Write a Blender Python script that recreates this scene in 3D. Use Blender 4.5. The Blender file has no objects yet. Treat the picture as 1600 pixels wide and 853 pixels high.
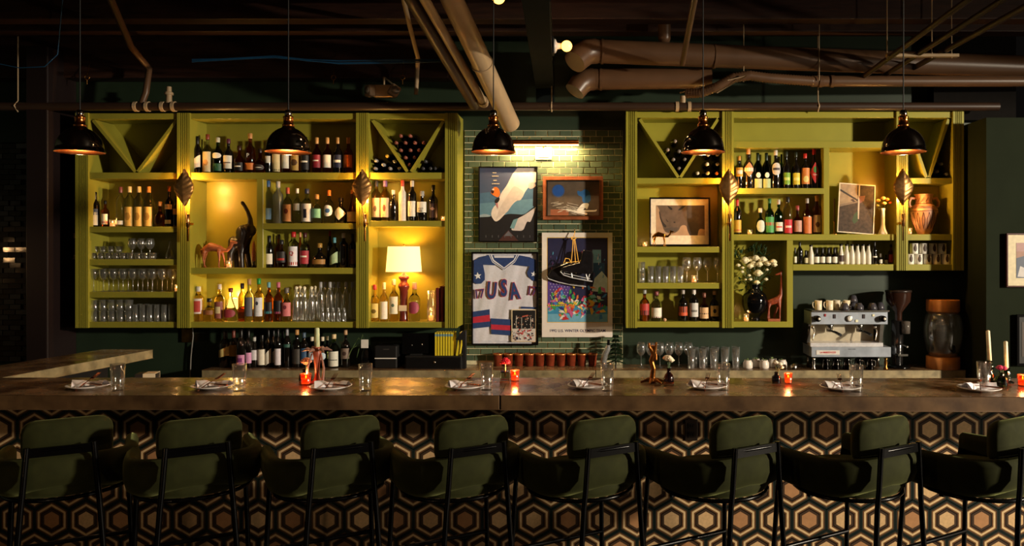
import bpy, bmesh, math, random
from mathutils import Vector, Matrix
random.seed(7)
SC = bpy.context.scene
COL = SC.collection
PI = math.pi
# ------------------------------------------------------------------ camera
F, CX, CY, HC = 1200.0, 940.0, 392.0, 1.838
cd = bpy.data.cameras.new('camera'); cam = bpy.data.objects.new('camera', cd); COL.objects.link(cam)
cam.location = (0, 0, HC); cam.rotation_euler = (PI/2, 0, 0)
cd.sensor_width = 36; cd.lens = F/1600*36
cd.shift_x = (800-CX)/1600; cd.shift_y = -(426.5-CY)/1600
cd.clip_start = .05
SC.camera = cam
SC.view_settings.view_transform = 'Standard'
SC.view_settings.look = 'None'
SC.view_settings.gamma = 1
SC.view_settings.exposure = 0.0
# ------------------------------------------------------------------ world + large lights
w = bpy.data.worlds.new('world'); SC.world = w; w.use_nodes = True
w.node_tree.nodes['Background'].inputs[0].default_value = (.5, .42, .36, 1)
w.node_tree.nodes['Background'].inputs[1].default_value = 0.006

def area(name, loc, target, size, power, col, size_y=None, spread=PI):
    l = bpy.data.lights.new(name, 'AREA'); l.energy = power; l.color = col; l.size = size
    if size_y: l.shape = 'RECTANGLE'; l.size_y = size_y
    l.spread = spread
    o = bpy.data.objects.new(name, l); COL.objects.link(o); o.location = loc
    o.rotation_euler = (Vector(target)-Vector(loc)).to_track_quat('-Z', 'Y').to_euler()
    return o
def point(name, loc, power, col, r=.02, parent=None):
    l = bpy.data.lights.new(name, 'POINT'); l.energy = power; l.color = col; l.shadow_soft_size = r
    o = bpy.data.objects.new(name, l); COL.objects.link(o); o.location = loc
    if parent: o.parent = parent
    return o
# assumed source read from the shadows, far to the right of the bar
area('assumed_side_light', (8.8, .5, 2.85), (-1.0, 6.7, 1.6), .34, 370, (1, .86, .66), .34, spread=1.75)
area('low_fill_light', (8.8, .5, 1.6), (-1.0, 6.7, 1.3), .3, 45, (1, .84, .62), .3, spread=1.75)  # low fill lamp added to lighten the lower hexagon tiles
# ------------------------------------------------------------------ materials
def s2l(c): return tuple(((x/255)/12.92 if x/255 <= .04045 else ((x/255+.055)/1.055)**2.4) for x in c)
MC = {}
def mat(name, rgb, rough=.5, metal=0, trans=0, emit=0, vary=.12, scale=30, bump=0, coat=0, spec=.5, ior=1.45, alpha=1, ecol=None, stretch=None, sub=0, sheen=0, rgb2=None, roughvar=0):
    if name in MC: return MC[name]
    m = bpy.data.materials.new(name); m.use_nodes = True
    nt = m.node_tree; b = nt.nodes['Principled BSDF']
    c = s2l(rgb)
    b.inputs['Base Color'].default_value = (*c, 1)
    b.inputs['Roughness'].default_value = rough; b.inputs['Metallic'].default_value = metal
    b.inputs['Transmission Weight'].default_value = trans; b.inputs['IOR'].default_value = ior
    b.inputs['Specular IOR Level'].default_value = spec
    b.inputs['Coat Weight'].default_value = coat; b.inputs['Coat Roughness'].default_value = .08
    if sheen: b.inputs['Sheen Weight'].default_value = sheen; b.inputs['Sheen Tint'].default_value = (.42, .45, .16, 1); b.inputs['Sheen Roughness'].default_value = .35
    if emit:
        b.inputs['Emission Color'].default_value = (*s2l(ecol or rgb), 1); b.inputs['Emission Strength'].default_value = emit
    if roughvar:
        t2 = nt.nodes.new('ShaderNodeTexCoord'); n2 = nt.nodes.new('ShaderNodeTexNoise'); n2.inputs['Scale'].default_value = 7; n2.inputs['Detail'].default_value = 6
        m2 = nt.nodes.new('ShaderNodeMapRange'); m2.inputs[1].default_value = .35; m2.inputs[2].default_value = .65; m2.inputs[3].default_value = rough*.55; m2.inputs[4].default_value = rough*1.7
        nt.links.new(t2.outputs['Object'], n2.inputs['Vector']); nt.links.new(n2.outputs[0], m2.inputs[0]); nt.links.new(m2.outputs[0], b.inputs['Roughness'])
    if vary or bump:
        tc = nt.nodes.new('ShaderNodeTexCoord'); mp = nt.nodes.new('ShaderNodeMapping')
        if stretch: mp.inputs['Scale'].default_value = stretch
        nz = nt.nodes.new('ShaderNodeTexNoise'); nz.inputs['Scale'].default_value = scale; nz.inputs['Detail'].default_value = 5
        nt.links.new(tc.outputs['Object'], mp.inputs[0]); nt.links.new(mp.outputs[0], nz.inputs['Vector'])
        if vary:
            rp = nt.nodes.new('ShaderNodeValToRGB')
            rp.color_ramp.elements[0].position = .3; rp.color_ramp.elements[1].position = .7
            lo = s2l(rgb2) if rgb2 else tuple(x*(1-vary) for x in c)
            rp.color_ramp.elements[0].color = (*lo, 1)
            rp.color_ramp.elements[1].color = (*[min(1, x*(1+vary)) for x in c], 1)
            nt.links.new(nz.outputs[0], rp.inputs[0]); nt.links.new(rp.outputs[0], b.inputs['Base Color'])
        if bump:
            bp = nt.nodes.new('ShaderNodeBump'); bp.inputs['Strength'].default_value = bump; bp.inputs['Distance'].default_value = .01
            nt.links.new(nz.outputs[0], bp.inputs['Height']); nt.links.new(bp.outputs[0], b.inputs['Normal'])
    MC[name] = m
    return m
OLIVE = mat('olive_gloss_paint', (146, 140, 50), .32, vary=.05, scale=6)
GREENWALL = mat('dark_green_wall_paint', (36, 50, 35), .45, vary=.12, scale=3)
BLACKMETAL = mat('black_metal', (9, 8, 8), .25, metal=.6, vary=.05)
CHROME = mat('blackened_chrome', (160, 150, 138), .11, metal=1, vary=.15, scale=14)
STEEL = mat('brushed_steel', (175, 170, 160), .24, metal=1, vary=.15, scale=9, stretch=(1, 1, 12))
COPPER = mat('polished_copper', (205, 120, 60), .22, metal=1, vary=.1)
BRASS = mat('aged_brass', (172, 122, 62), .3, metal=1, vary=.25, scale=25)
CONCRETE = mat('polished_concrete', (124, 100, 74), .22, vary=.3, scale=6, bump=.06, rgb2=(66, 44, 28), roughvar=1)
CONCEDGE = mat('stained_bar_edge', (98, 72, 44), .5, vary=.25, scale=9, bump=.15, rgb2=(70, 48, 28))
def thin_glass(name, tint=(250, 250, 248), f0=.09, haze=.035):
    m = bpy.data.materials.new(name); m.use_nodes = True; nt = m.node_tree; nt.nodes.clear()
    out = nt.nodes.new('ShaderNodeOutputMaterial'); tr = nt.nodes.new('ShaderNodeBsdfTransparent'); gl = nt.nodes.new('ShaderNodeBsdfGlossy'); df = nt.nodes.new('ShaderNodeBsdfDiffuse')
    lw = nt.nodes.new('ShaderNodeLayerWeight'); lw.inputs[0].default_value = .32; mr = nt.nodes.new('ShaderNodeMapRange'); mr.inputs[3].default_value = f0; mr.inputs[4].default_value = .85
    a = nt.nodes.new('ShaderNodeMixShader'); b = nt.nodes.new('ShaderNodeMixShader'); b.inputs[0].default_value = haze
    tr.inputs[0].default_value = (*s2l(tint), 1); gl.inputs['Roughness'].default_value = .1; gl.inputs[0].default_value = (1, 1, 1, 1); df.inputs[0].default_value = (*[.8*x for x in s2l(tint)], 1)
    nt.links.new(lw.outputs['Facing'], mr.inputs[0]); nt.links.new(mr.outputs[0], a.inputs[0]); nt.links.new(tr.outputs[0], a.inputs[1]); nt.links.new(gl.outputs[0], a.inputs[2])
    nt.links.new(a.outputs[0], b.inputs[1]); nt.links.new(df.outputs[0], b.inputs[2]); nt.links.new(b.outputs[0], out.inputs[0])
    MC[name] = m; return m
GLASS = thin_glass('clear_glass')
GLASS3 = thin_glass('bar_glass', f0=.07, haze=.012)
GLASS2 = thin_glass('hazy_tumbler_glass', f0=.15, haze=.06)  # clear glass with a larger white diffuse share
PIPEBROWN = mat('brown_painted_pipe', (92, 66, 46), .36, vary=.12, scale=6)
PIPEMAIN = mat('shaded_pipe_brown', (52, 36, 26), .4, vary=.1, scale=6)  # darker copy of the pipe brown, shade put into the colour
PIPEGREY = mat('grey_brown_pipe', (172, 148, 116), .36, vary=.1, scale=6)
WOODDARK = mat('dark_wood', (44, 26, 18), .55, vary=.35, scale=6, stretch=(1, 12, 12), bump=.1)
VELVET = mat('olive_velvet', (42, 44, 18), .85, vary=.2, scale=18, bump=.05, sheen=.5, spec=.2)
CREAM = mat('cream_paper', (226, 206, 170), .6, vary=.05)
WHITE = mat('white_ceramic', (235, 228, 218), .2, vary=.03)
BLACK = mat('black_gloss', (10, 9, 9), .15, vary=.03)
MATTEBLACK = mat('matt_black', (14, 13, 13), .6, vary=.1)
WAX = mat('candle_wax', (240, 226, 190), .5, vary=.05, sub=.3)
FLAME = mat('candle_flame', (255, 190, 90), .5, emit=28, vary=0, ecol=(255, 178, 84))
def paint(r, g, b, rough=.55): return mat('colour_%d_%d_%d' % (r, g, b), (r, g, b), rough, vary=.08)
def glassc(r, g, b): return mat('glass_%d_%d_%d' % (r, g, b), (r, g, b), .03, trans=1, vary=0)
# ------------------------------------------------------------------ mesh helpers
class M:
    def __init__(s): s.v = []; s.f = []; s.m = []; s.s = []
    def add(s, vs, fs, mi=0, sm=False):
        o = len(s.v); s.v += [tuple(v) for v in vs]
        for f in fs: s.f.append([i+o for i in f]); s.m.append(mi); s.s.append(sm)
        return s
    def box(s, x0, x1, y0, y1, z0, z1, mi=0):
        return s.add([(x0,y0,z0),(x1,y0,z0),(x1,y1,z0),(x0,y1,z0),(x0,y0,z1),(x1,y0,z1),(x1,y1,z1),(x0,y1,z1)],
              [(0,3,2,1),(4,5,6,7),(0,1,5,4),(1,2,6,5),(2,3,7,6),(3,0,4,7)], mi)
    def lathe(s, prof, n=14, c=(0,0,0), mi=0, sm=True, axis='z'):
        vs = []; fs = []; ring = []
        for r, z in prof:
            if r <= 1e-6: ring.append([len(vs)]); vs.append((0, 0, z))
            else:
                ring.append(list(range(len(vs), len(vs)+n)))
                vs += [(r*math.cos(2*PI*i/n), r*math.sin(2*PI*i/n), z) for i in range(n)]
        for a, b in zip(ring, ring[1:]):
            if len(a) == 1 and len(b) == 1: continue
            for i in range(n):
                j = (i+1) % n
                if len(a) == 1: fs.append((a[0], b[j], b[i]))
                elif len(b) == 1: fs.append((a[i], a[j], b[0]))
                else: fs.append((a[i], a[j], b[j], b[i]))
        if axis == 'y': vs = [(x, -z, y) for x, y, z in vs]      # +axis points to the viewer (-Y)
        if axis == 'x': vs = [(z, y, -x) for x, y, z in vs]
        return s.add([(x+c[0], y+c[1], z+c[2]) for x, y, z in vs], fs, mi, sm)
    def tube(s, pts, rad, n=10, mi=0, sm=True, cap=True):
        pts = [Vector(p) for p in pts]
        if not isinstance(rad, (list, tuple)): rad = [rad]*len(pts)
        vs = []; fs = []; up = None
        for k, p in enumerate(pts):
            d = (pts[min(k+1, len(pts)-1)]-pts[max(k-1, 0)]).normalized()
            if up is None:
                up = Vector((0, 0, 1)) if abs(d.z) < .9 else Vector((1, 0, 0))
            a = d.cross(up).normalized(); b = a.cross(d).normalized(); up = b
            vs += [p+rad[k]*(a*math.cos(2*PI*i/n)+b*math.sin(2*PI*i/n)) for i in range(n)]
        for k in range(len(pts)-1):
            for i in range(n):
                j = (i+1) % n; fs.append((k*n+i, k*n+j, (k+1)*n+j, (k+1)*n+i))
        s.add(vs, fs, mi, sm)
        if cap: s.add(vs[:n], [tuple(range(n))[::-1]], mi); s.add(vs[-n:], [tuple(range(n))], mi)
        return s
    def prism(s, poly, y0, y1, mi=0, plane='xz'):
        n = len(poly)
        if plane == 'xz': vs = [(x, y0, z) for x, z in poly]+[(x, y1, z) for x, z in poly]
        elif plane == 'xy': vs = [(x, y, y0) for x, y in poly]+[(x, y, y1) for x, y in poly]
        else: vs = [(y0, y, z) for y, z in poly]+[(y1, y, z) for y, z in poly]
        return s.add(vs, [tuple(range(n)), tuple(range(2*n-1, n-1, -1))]+[(i, i+n, (i+1) % n+n, (i+1) % n) for i in range(n)], mi)
    def ell(s, c, r, nu=12, nv=8, mi=0, rot=None, sm=True):
        vs = [(0, 0, -1)]
        for k in range(1, nv):
            a = PI*k/nv
            vs += [(math.sin(a)*math.cos(2*PI*i/nu), math.sin(a)*math.sin(2*PI*i/nu), -math.cos(a)) for i in range(nu)]
        vs.append((0, 0, 1)); fs = []
        for i in range(nu):
            j = (i+1) % nu
            fs.append((0, 1+j, 1+i)); e = 1+(nv-2)*nu
            for k in range(nv-2): fs.append((1+k*nu+i, 1+k*nu+j, 1+(k+1)*nu+j, 1+(k+1)*nu+i))
            fs.append((e+i, e+j, len(vs)-1))
        if not isinstance(r, (tuple, list)): r = (r, r, r)
        out = []
        for v in vs:
            q = Vector((v[0]*r[0], v[1]*r[1], v[2]*r[2]))
            if rot: q = rot @ q
            out.append(q+Vector(c))
        return s.add(out, fs, mi, sm)
    def mesh(s, name, mats):
        me = bpy.data.meshes.new(name); me.from_pydata(s.v, [], s.f)
        for m in (mats if isinstance(mats, (list, tuple)) else [mats]): me.materials.append(m)
        me.polygons.foreach_set('material_index', s.m); me.polygons.foreach_set('use_smooth', s.s)
        me.update(); return me
    def obj(s, name, mats, parent=None, loc=None, bevel=0, seg=2):
        o = put(name, s.mesh(name, mats), parent, loc)
        if bevel:
            b = o.modifiers.new('bevel', 'BEVEL'); b.width = bevel; b.segments = seg; b.limit_method = 'ANGLE'
        return o
def sp(p, it=2):
    for _ in range(it):
        q = [p[0]]
        for a, b in zip(p, p[1:]): q += [(a[0]*.75+b[0]*.25, a[1]*.75+b[1]*.25), (a[0]*.25+b[0]*.75, a[1]*.25+b[1]*.75)]
        p = q+[p[-1]]
    return p
def put(name, me, parent=None, loc=None):
    o = bpy.data.objects.new(name, me); COL.objects.link(o)
    if parent is not None: o.parent = parent
    if loc is not None: o.location = loc
    return o
def tag(o, label, cat, group=None, kind=None):
    o['label'] = label; o['category'] = cat
    if group: o['group'] = group
    if kind: o['kind'] = kind
    return o
def thing(name, label, cat, loc=(0,0,0), rz=0, group=None):
    o = bpy.data.objects.new(name, None); COL.objects.link(o); o.location = loc; o.rotation_euler = (0, 0, rz)
    o.empty_display_size = .05
    return tag(o, label, cat, group)
def struct(name, m, mats, bevel=0):
    o = m.obj(name, mats, bevel=bevel); o['kind'] = 'structure'; return o
def px(x, y, Z): return ((x-CX)/F*Z, Z, HC-(y-CY)/F*Z)
def X(x, Z): return (x-CX)/F*Z
def ZZ(y, Z): return HC-(y-CY)/F*Z
def text(name, body, size, mt, parent, loc, ext=.0006, offset=0, align='CENTER', rot=(PI/2, 0, 0), sx=1, bold=0):
    cu = bpy.data.curves.new(name, 'FONT'); cu.body = body; cu.size = size; cu.extrude = ext; cu.offset = offset
    cu.align_x = align; cu.align_y = 'CENTER'; cu.resolution_u = 3
    t = bpy.data.objects.new(name, cu); COL.objects.link(t)
    dg = bpy.context.evaluated_depsgraph_get()
    me = bpy.data.meshes.new_from_object(t.evaluated_get(dg)); me.name = name
    bpy.data.objects.remove(t)
    me.materials.clear(); me.materials.append(mt)
    o = put(name, me, parent, loc); o.rotation_euler = rot; o.scale = (sx, 1, 1)
    return o
def skin(name, nodes, edges, mt, parent=None, loc=None, sub=1, vox=0):
    me = bpy.data.meshes.new(name); me.from_pydata([n[:3] for n in nodes], edges, [])
    me.materials.append(mt)
    o = put(name, me, parent, loc)
    o.modifiers.new('skin', 'SKIN').use_smooth_shade = True
    for i, n in enumerate(nodes):
        r = n[3]; me.skin_vertices[0].data[i].radius = (r, r) if not isinstance(r, tuple) else r
    me.skin_vertices[0].data[0].use_root = True
    s = o.modifiers.new('sub', 'SUBSURF'); s.levels = sub; s.render_levels = sub
    if vox:
        r = o.modifiers.new('remesh', 'REMESH'); r.mode = 'VOXEL'; r.voxel_size = vox; r.use_smooth_shade = True
        q = o.modifiers.new('smooth', 'SMOOTH'); q.factor = .6; q.iterations = 8
    return o
def body_mesh(name, nodes, edges, mt, parent=None, loc=None, vox=.003, it=6):
    """one continuous carved body: tapered limbs and joints fused into a single skin"""
    m = M()
    for x, y, z, r in nodes: m.ell((x, y, z), r, 14, 10)
    for a, b in edges:
        A, B = Vector(nodes[a][:3]), Vector(nodes[b][:3]); n = 4
        m.tube([A.lerp(B, k/n) for k in range(n+1)], [nodes[a][3]+(nodes[b][3]-nodes[a][3])*k/n for k in range(n+1)], 14)
    o = m.obj(name, mt, parent, loc)
    r = o.modifiers.new('remesh', 'REMESH'); r.mode = 'VOXEL'; r.voxel_size = vox; r.use_smooth_shade = True
    q = o.modifiers.new('smooth', 'SMOOTH'); q.factor = .5; q.iterations = it
    dg = bpy.context.evaluated_depsgraph_get(); me = bpy.data.meshes.new_from_object(o.evaluated_get(dg)); me.name = name
    o.modifiers.clear(); o.data = me
    return o
ORD = ['first', 'second', 'third', 'fourth', 'fifth', 'sixth', 'seventh', 'eighth', 'ninth', 'tenth', 'eleventh', 'twelfth', 'thirteenth',
       'fourteenth', 'fifteenth', 'sixteenth', 'seventeenth', 'eighteenth', 'nineteenth', 'twentieth']
ZF, ZB = 6.685, 6.965           # cabinet front and back planes
# ------------------------------------------------------------------ room shell
YB = 6.97
struct('floor', M().box(-7.5, 12, -3.5, 7.2, -.05, 0), mat('dark_floor', (40, 30, 24), .5, vary=.3, scale=4))
struct('wall_back', M().box(-6.3, 3.7, YB, YB+.15, 0, 3.95), GREENWALL)
WB = bpy.data.objects['wall_back']
struct('wall_left', M().box(-6.45, -6.3, -3.5, YB, 0, 3.95), GREENWALL)
struct('wall_right', M().box(X(1541, 6.35), 7.5, 6.35, YB-.02, 0, 2.94), mat('green_side_wall', (31, 36, 25), .9, spec=.08, vary=.1, scale=3))
struct('light_block_soffit', M().box(6.6, 6.8, -2, 6.3, 3.0, 3.95), WOODDARK)  # unseen bulkhead added to keep the side light off the ceiling pipes
bpy.data.objects['light_block_soffit'].name = 'trim_9'
struct('pillar', M().box(X(40, 6.6), X(74, 6.6), 6.6, YB, 0, 3.6), mat('oxblood_black', (26, 14, 13), .5), .01)
bpy.data.objects['pillar'].name = 'trim_1'
struct('ceiling', M().box(-7.5, 12, -3.5, YB+.15, 3.95, 4.05), WOODDARK)
CE = bpy.data.objects['ceiling']
for k in range(74):      # deck boards seen between the beams
    x0 = -7.4+k*.19
    if x0 > 6.4: break
    M().box(x0, x0+.18, 4.5, YB, 3.93+.006*(k % 3), 3.95).obj('plank', mat('ceiling_board_%d' % (k % 3), (40-6*(k % 3), 24-4*(k % 3), 16), .6, vary=.35, scale=5, stretch=(10, 1, 1)), CE)
for n, (y0, y1, zb) in enumerate([(4.55, 4.72, 3.68), (5.3, 5.48, 3.68), (6.05, 6.2, 3.665), (6.45, 6.6, 3.68), (6.8, 6.968, 3.37)]):
    x1 = X(700, 6.8) if n == 4 else 6.5
    o = struct('ceiling_beam', M().box(-6.3, x1, y0, y1, zb, 3.93), mat('beam_wood', (50, 28, 18), .55, vary=.4, scale=5, stretch=(1, 8, 8), bump=.12), .008)
    o.name = 'trim_%d' % (n+2)
struct('shade_block', M().box(2.95, 3.68, 6.82, 6.968, 3.0, 3.93), mat('shade_block_dark', (16, 13, 11), .8, spec=.1))  # dark block set over the upper right wall in place of shade
bpy.data.objects['shade_block'].name = 'trim_8'
# glossy green subway tiles between the cabinets
TILE = [mat('green_tile_%d' % i, c, .13, vary=.1, scale=10, coat=.3) for i, c in enumerate([(84, 98, 76), (92, 106, 82), (76, 90, 72)])]
GROUT = mat('cream_grout', (214, 204, 164), .8)
x0, x1 = X(725.5, 6.95), X(973, 6.95); z0, z1 = ZZ(569.5, 6.95), ZZ(203.5, 6.95)
M().box(x0, x1, 6.958, YB, z0, z1).obj('grout', GROUT, WB)
pics = [(748, 840, 261, 378), (849, 942, 275, 343), (737, 841, 394, 538), (847, 957, 363, 526)]
tw, th = .1102, .0564; seen = []; hid = M(); meshes = {}
for r in range(37):
    off = -tw/2 if r % 2 else 0
    zt = z1-r*th
    if zt-th < z0-.001: break
    for c in range(15):
        a = max(x0, x0+off+c*tw+.0-.02); b = min(x1, x0+off+(c+1)*tw-.02)
        if b-a < .02: continue
        cxp = CX+(a+b)/2*F/6.95; cyp = CY-(zt-th/2-HC)*F/6.95
        g = .0035
        if any(p[0]+9 < cxp < p[1]-9 and p[2]+4 < cyp < p[3]-4 for p in pics):
            hid.box(a+g, b-g, 6.95, 6.96, zt-th+g, zt-g); continue
        seen.append((a, b, zt))
if len(seen) > 300:
    seen.sort(key=lambda t: -(t[1]-t[0]))
    for a, b, zt in seen[300:]: hid.box(a+.0025, b-.0025, 6.95, 6.96, zt-th+.0025, zt-.0025)
    seen = seen[:300]
for a, b, zt in seen:
    k = (round(b-a, 3), random.randrange(3))
    if k not in meshes:
        h = (b-a)/2-.0036; q = th/2-.0036; e = .003; mm = M()
        mm.add([(-h,.004,-q),(h,.004,-q),(h,.004,q),(-h,.004,q),(-h+e,0,-q+e),(h-e,0,-q+e),(h-e,0,q-e),(-h+e,0,q-e),(-h,.01,-q),(h,.01,-q),(h,.01,q),(-h,.01,q)],
               [(4,5,6,7),(0,1,5,4),(1,2,6,5),(2,3,7,6),(3,0,4,7),(8,9,1,0),(9,10,2,1),(10,11,3,2),(11,8,0,3)])
        meshes[k] = mm.mesh('tile', TILE[k[1]])
    o = put('tile', meshes[k], WB, ((a+b)/2, 6.9485+random.uniform(-.0006, .0006), zt-th/2))
    o.rotation_euler = (random.uniform(-.012, .012), 0, random.uniform(-.008, .008))
h = hid.obj('tile_field', TILE[0], WB); h['kind'] = 'stuff'
# dark glazed bricks at the far left
DB = mat('dark_glazed_brick', (44, 36, 30), .14, vary=.25, scale=8, bump=.15)
bm_ = M().box(-.052, .052, 0, .02, -.021, .021).mesh('brick', DB)
for r in range(42):
    for c in range(3 if r % 2 else 3):
        xx = X(36, 6.9)-.055-c*.11-(.055 if r % 2 else 0)
        if r % 2 == 0 and False: continue
        o = put('brick', bm_, WB, (xx, 6.95, ZZ(228, 6.95)-r*.047)); o.rotation_euler = (random.uniform(-.13, .13), 0, random.uniform(-.13, .13))
M().box(-6.2, X(38, 6.9), 6.962, YB, ZZ(560, 6.95), ZZ(222, 6.95)).obj('mortar', mat('black_mortar', (20, 17, 15), .8), WB)
# ------------------------------------------------------------------ wall cabinets
def fluted(par, x0, x1, yt, yb, name='pilaster', edge=True):
    a, b = X(x0, ZF), X(x1, ZF); zt, zb = ZZ(yt, ZF), ZZ(yb, ZF)
    w_ = b-a; n = 4; poly = [(a, .03)]; fl = w_*.62; s0 = a+w_*.24; d = fl/n
    poly = [(a, 0), (s0, 0)]
    for i in range(n): poly += [(s0+i*d+.001, .012), (s0+i*d+d*.42, .012), (s0+i*d+d*.5, 0), (s0+(i+1)*d, 0)]
    poly += [(b, 0), (b, .045), (a, .045)]
    return M().prism([(x, ZF-.02+y) for x, y in poly], zb, zt, plane='xy').obj(name, OLIVE, par)
def shelf(par, x0, x1, yt, yb, name='shelf'):
    M().box(X(x0, ZF), X(x1, ZF), ZF, ZB, ZZ(yb, ZF), ZZ(yt, ZF)).obj(name, OLIVE, par, bevel=.0015, seg=1)
def upright(par, x0, x1, yt, yb, name='divider'):
    M().box(X(x0, ZF), X(x1, ZF), ZF+.001, ZB, ZZ(yb, ZF), ZZ(yt, ZF)).obj(name, OLIVE, par, bevel=.0015, seg=1)
def back(par, x0, x1, yt, yb):
    M().box(X(x0, ZF), X(x1, ZF), ZB-.012, ZB, ZZ(yb, ZF), ZZ(yt, ZF)).obj('back_panel', OLIVE, par)
def vplank(par, xa, ya, xb, yb, t=4.5):
    A = Vector((X(xa, ZF), ZZ(ya, ZF))); B = Vector((X(xb, ZF), ZZ(yb, ZF))); d = (B-A).normalized(); n = Vector((-d.y, d.x))*t/2/179.5
    M().prism([(A-n)[:], (A+n)[:], (B+n)[:], (B-n)[:]], ZF+.004, ZB-.012).obj('v_rack_board', OLIVE, par)
LC = thing('wall_cabinet', 'long olive green wall cabinet holding the table lamp and the jersey-side bottles', 'cabinet', (0, 0, 0))
for a, b in [(120, 140), (278.5, 298.5), (557.5, 577), (696, 715)]: fluted(LC, a, b, 177, 512)
upright(LC, 120.5, 139.5, 177.5, 511.5, 'side_panel'); upright(LC, 279, 298, 177.5, 511.5); upright(LC, 558, 576.5, 177.5, 511.5); upright(LC, 696.5, 714.7, 177.5, 511.5, 'side_panel')
for x0, x1, ys in [(140, 277, [(177, 186), (269.5, 279.5), (354, 363), (405, 414.5), (456, 465), (503, 512)]),
                   (298.5, 556, [(177, 186), (269.5, 280), (418.5, 428), (503, 512)]), (411, 556, [(348.8, 358)]),
                   (577, 694, [(177, 186), (269.5, 279.5), (345, 354), (503, 512)])]:
    for yt, yb in ys: shelf(LC, x0, x1+1.6, yt, yb)
upright(LC, 401, 411, 280, 418.5)
back(LC, 121, 714, 177.5, 511.5)
vplank(LC, 145, 188, 210.5, 268); vplank(LC, 275, 188, 214.5, 268)
vplank(LC, 582, 188, 636, 268); vplank(LC, 692, 190, 642, 268)
RC = thing('wall_cabinet', 'olive green wall cabinet with raised right part above the espresso machine', 'cabinet', (0, 0, 0))
for a, b, e in [(978, 995.5, 512), (1128, 1146, 512), (1399.5, 1417.5, 422.5), (1487.5, 1504.5, 422.5)]: fluted(RC, a, b, 174.5, e)
upright(RC, 978.3, 995, 175, 511.5, 'side_panel'); upright(RC, 1128.5, 1145.5, 175, 511.5); upright(RC, 1400, 1417, 175, 422); upright(RC, 1488, 1504, 175, 422, 'side_panel')
for x0, x1, ys in [(995.5, 1126.5, [(174.5, 184), (278, 287), (385.5, 394.5), (442, 451), (502.5, 511.5)]),
                   (1146, 1399.5, [(174.5, 184), (221, 231), (366, 375.5)]), (1146, 1287, [(294, 303)]),
                   (1146, 1229, [(502.5, 511.5)]), (1239, 1399.5, [(413, 422.6)]),
                   (1417.5, 1486, [(174.5, 184), (278, 287), (366, 375.5), (413, 422.6)])]:
    for yt, yb in ys: shelf(RC, x0, x1+1, yt, yb)
upright(RC, 1287, 1296, 231, 366); upright(RC, 1229.5, 1239, 375.5, 511.5)
back(RC, 979, 1238, 175, 511.5); back(RC, 1238, 1504, 175, 422)
vplank(RC, 1000, 186, 1060, 277); vplank(RC, 1122, 186, 1063.5, 277)
vplank(RC, 1424, 206, 1448, 277); vplank(RC, 1483, 186, 1452.5, 277)
# ------------------------------------------------------------------ bar
CEDGE2 = mat('pale_concrete_edge', (150, 134, 98), .55, vary=.22, scale=14, bump=.15, rgb2=(112, 100, 72))
BT = 1.10
bar = thing('bar_worktop', 'long polished concrete bar top in two slabs with a joint at the middle', 'bar top', (0, 0, 0))
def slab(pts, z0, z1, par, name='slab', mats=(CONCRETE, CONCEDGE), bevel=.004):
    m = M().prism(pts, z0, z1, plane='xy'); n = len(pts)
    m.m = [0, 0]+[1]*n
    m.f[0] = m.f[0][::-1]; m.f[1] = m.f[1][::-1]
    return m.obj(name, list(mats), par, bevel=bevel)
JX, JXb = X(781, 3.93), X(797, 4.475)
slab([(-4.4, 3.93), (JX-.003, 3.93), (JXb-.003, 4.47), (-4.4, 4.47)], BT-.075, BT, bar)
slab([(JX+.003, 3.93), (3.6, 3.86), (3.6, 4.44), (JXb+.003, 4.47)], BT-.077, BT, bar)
ret = thing('counter_return', 'concrete counter return running back from the left end of the bar', 'counter', (0, 0, 0))
slab([(-3.96, 4.476), (-3.50, 4.476), (X(239, 5.75), 5.75), (X(160, 5.75), 5.75)], BT-.065, BT, ret, mats=(CONCRETE, CEDGE2))
M().box(-3.85, -3.6, 4.52, 5.6, 0, BT-.065).obj('base', mat('return_base', (24, 20, 18), .6), ret)
base = thing('tiled_bar_counter', 'bar front faced with concentric hexagon patterned tiles', 'bar front', (0, 0, 0))
PZ = 4.39
M().box(-4.3, 3.55, PZ+.012, 4.46, 0, BT-.077).obj('panel', mat('black_grout', (16, 16, 14), .8), base)
HX = [mat('hex_tan', (214, 176, 128), .4, vary=.12, scale=60), mat('hex_dark_brown', (70, 52, 38), .4), mat('hex_black', (14, 13, 12), .35),
      mat('hex_brown', (104, 70, 42), .4), mat('hex_light', (222, 190, 142), .4), mat('hex_green_black', (26, 36, 32), .4), mat('hex_copper', (180, 132, 90), .4)]
hexes = []
for v in range(2):
    m = M(); R = .1968/2-.001
    def ring(fr, y): return [(R*fr/math.cos(PI/6)*math.sin(PI/3*i), y, R*fr/math.cos(PI/6)*math.cos(PI/3*i)) for i in range(6)]
    fr = [1, .9, .82, .70, .62, .56, .43]; cols = [5, 3, 4, 3, 2, 1]
    vs = ring(1, .012)
    for q in fr: vs += ring(q, 0)
    fs = []; mi = []
    for k in range(len(fr)):
        for i in range(6): m.add([vs[k*6+i], vs[k*6+(i+1) % 6], vs[(k+1)*6+(i+1) % 6], vs[(k+1)*6+i]], [(0, 1, 2, 3)], 5 if k == 0 else cols[k-1])
    m.add(vs[-6:], [(0, 1, 2, 3, 4, 5)], [0, 6][v])
    hexes.append(m.mesh('hex_tile', HX))
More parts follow.
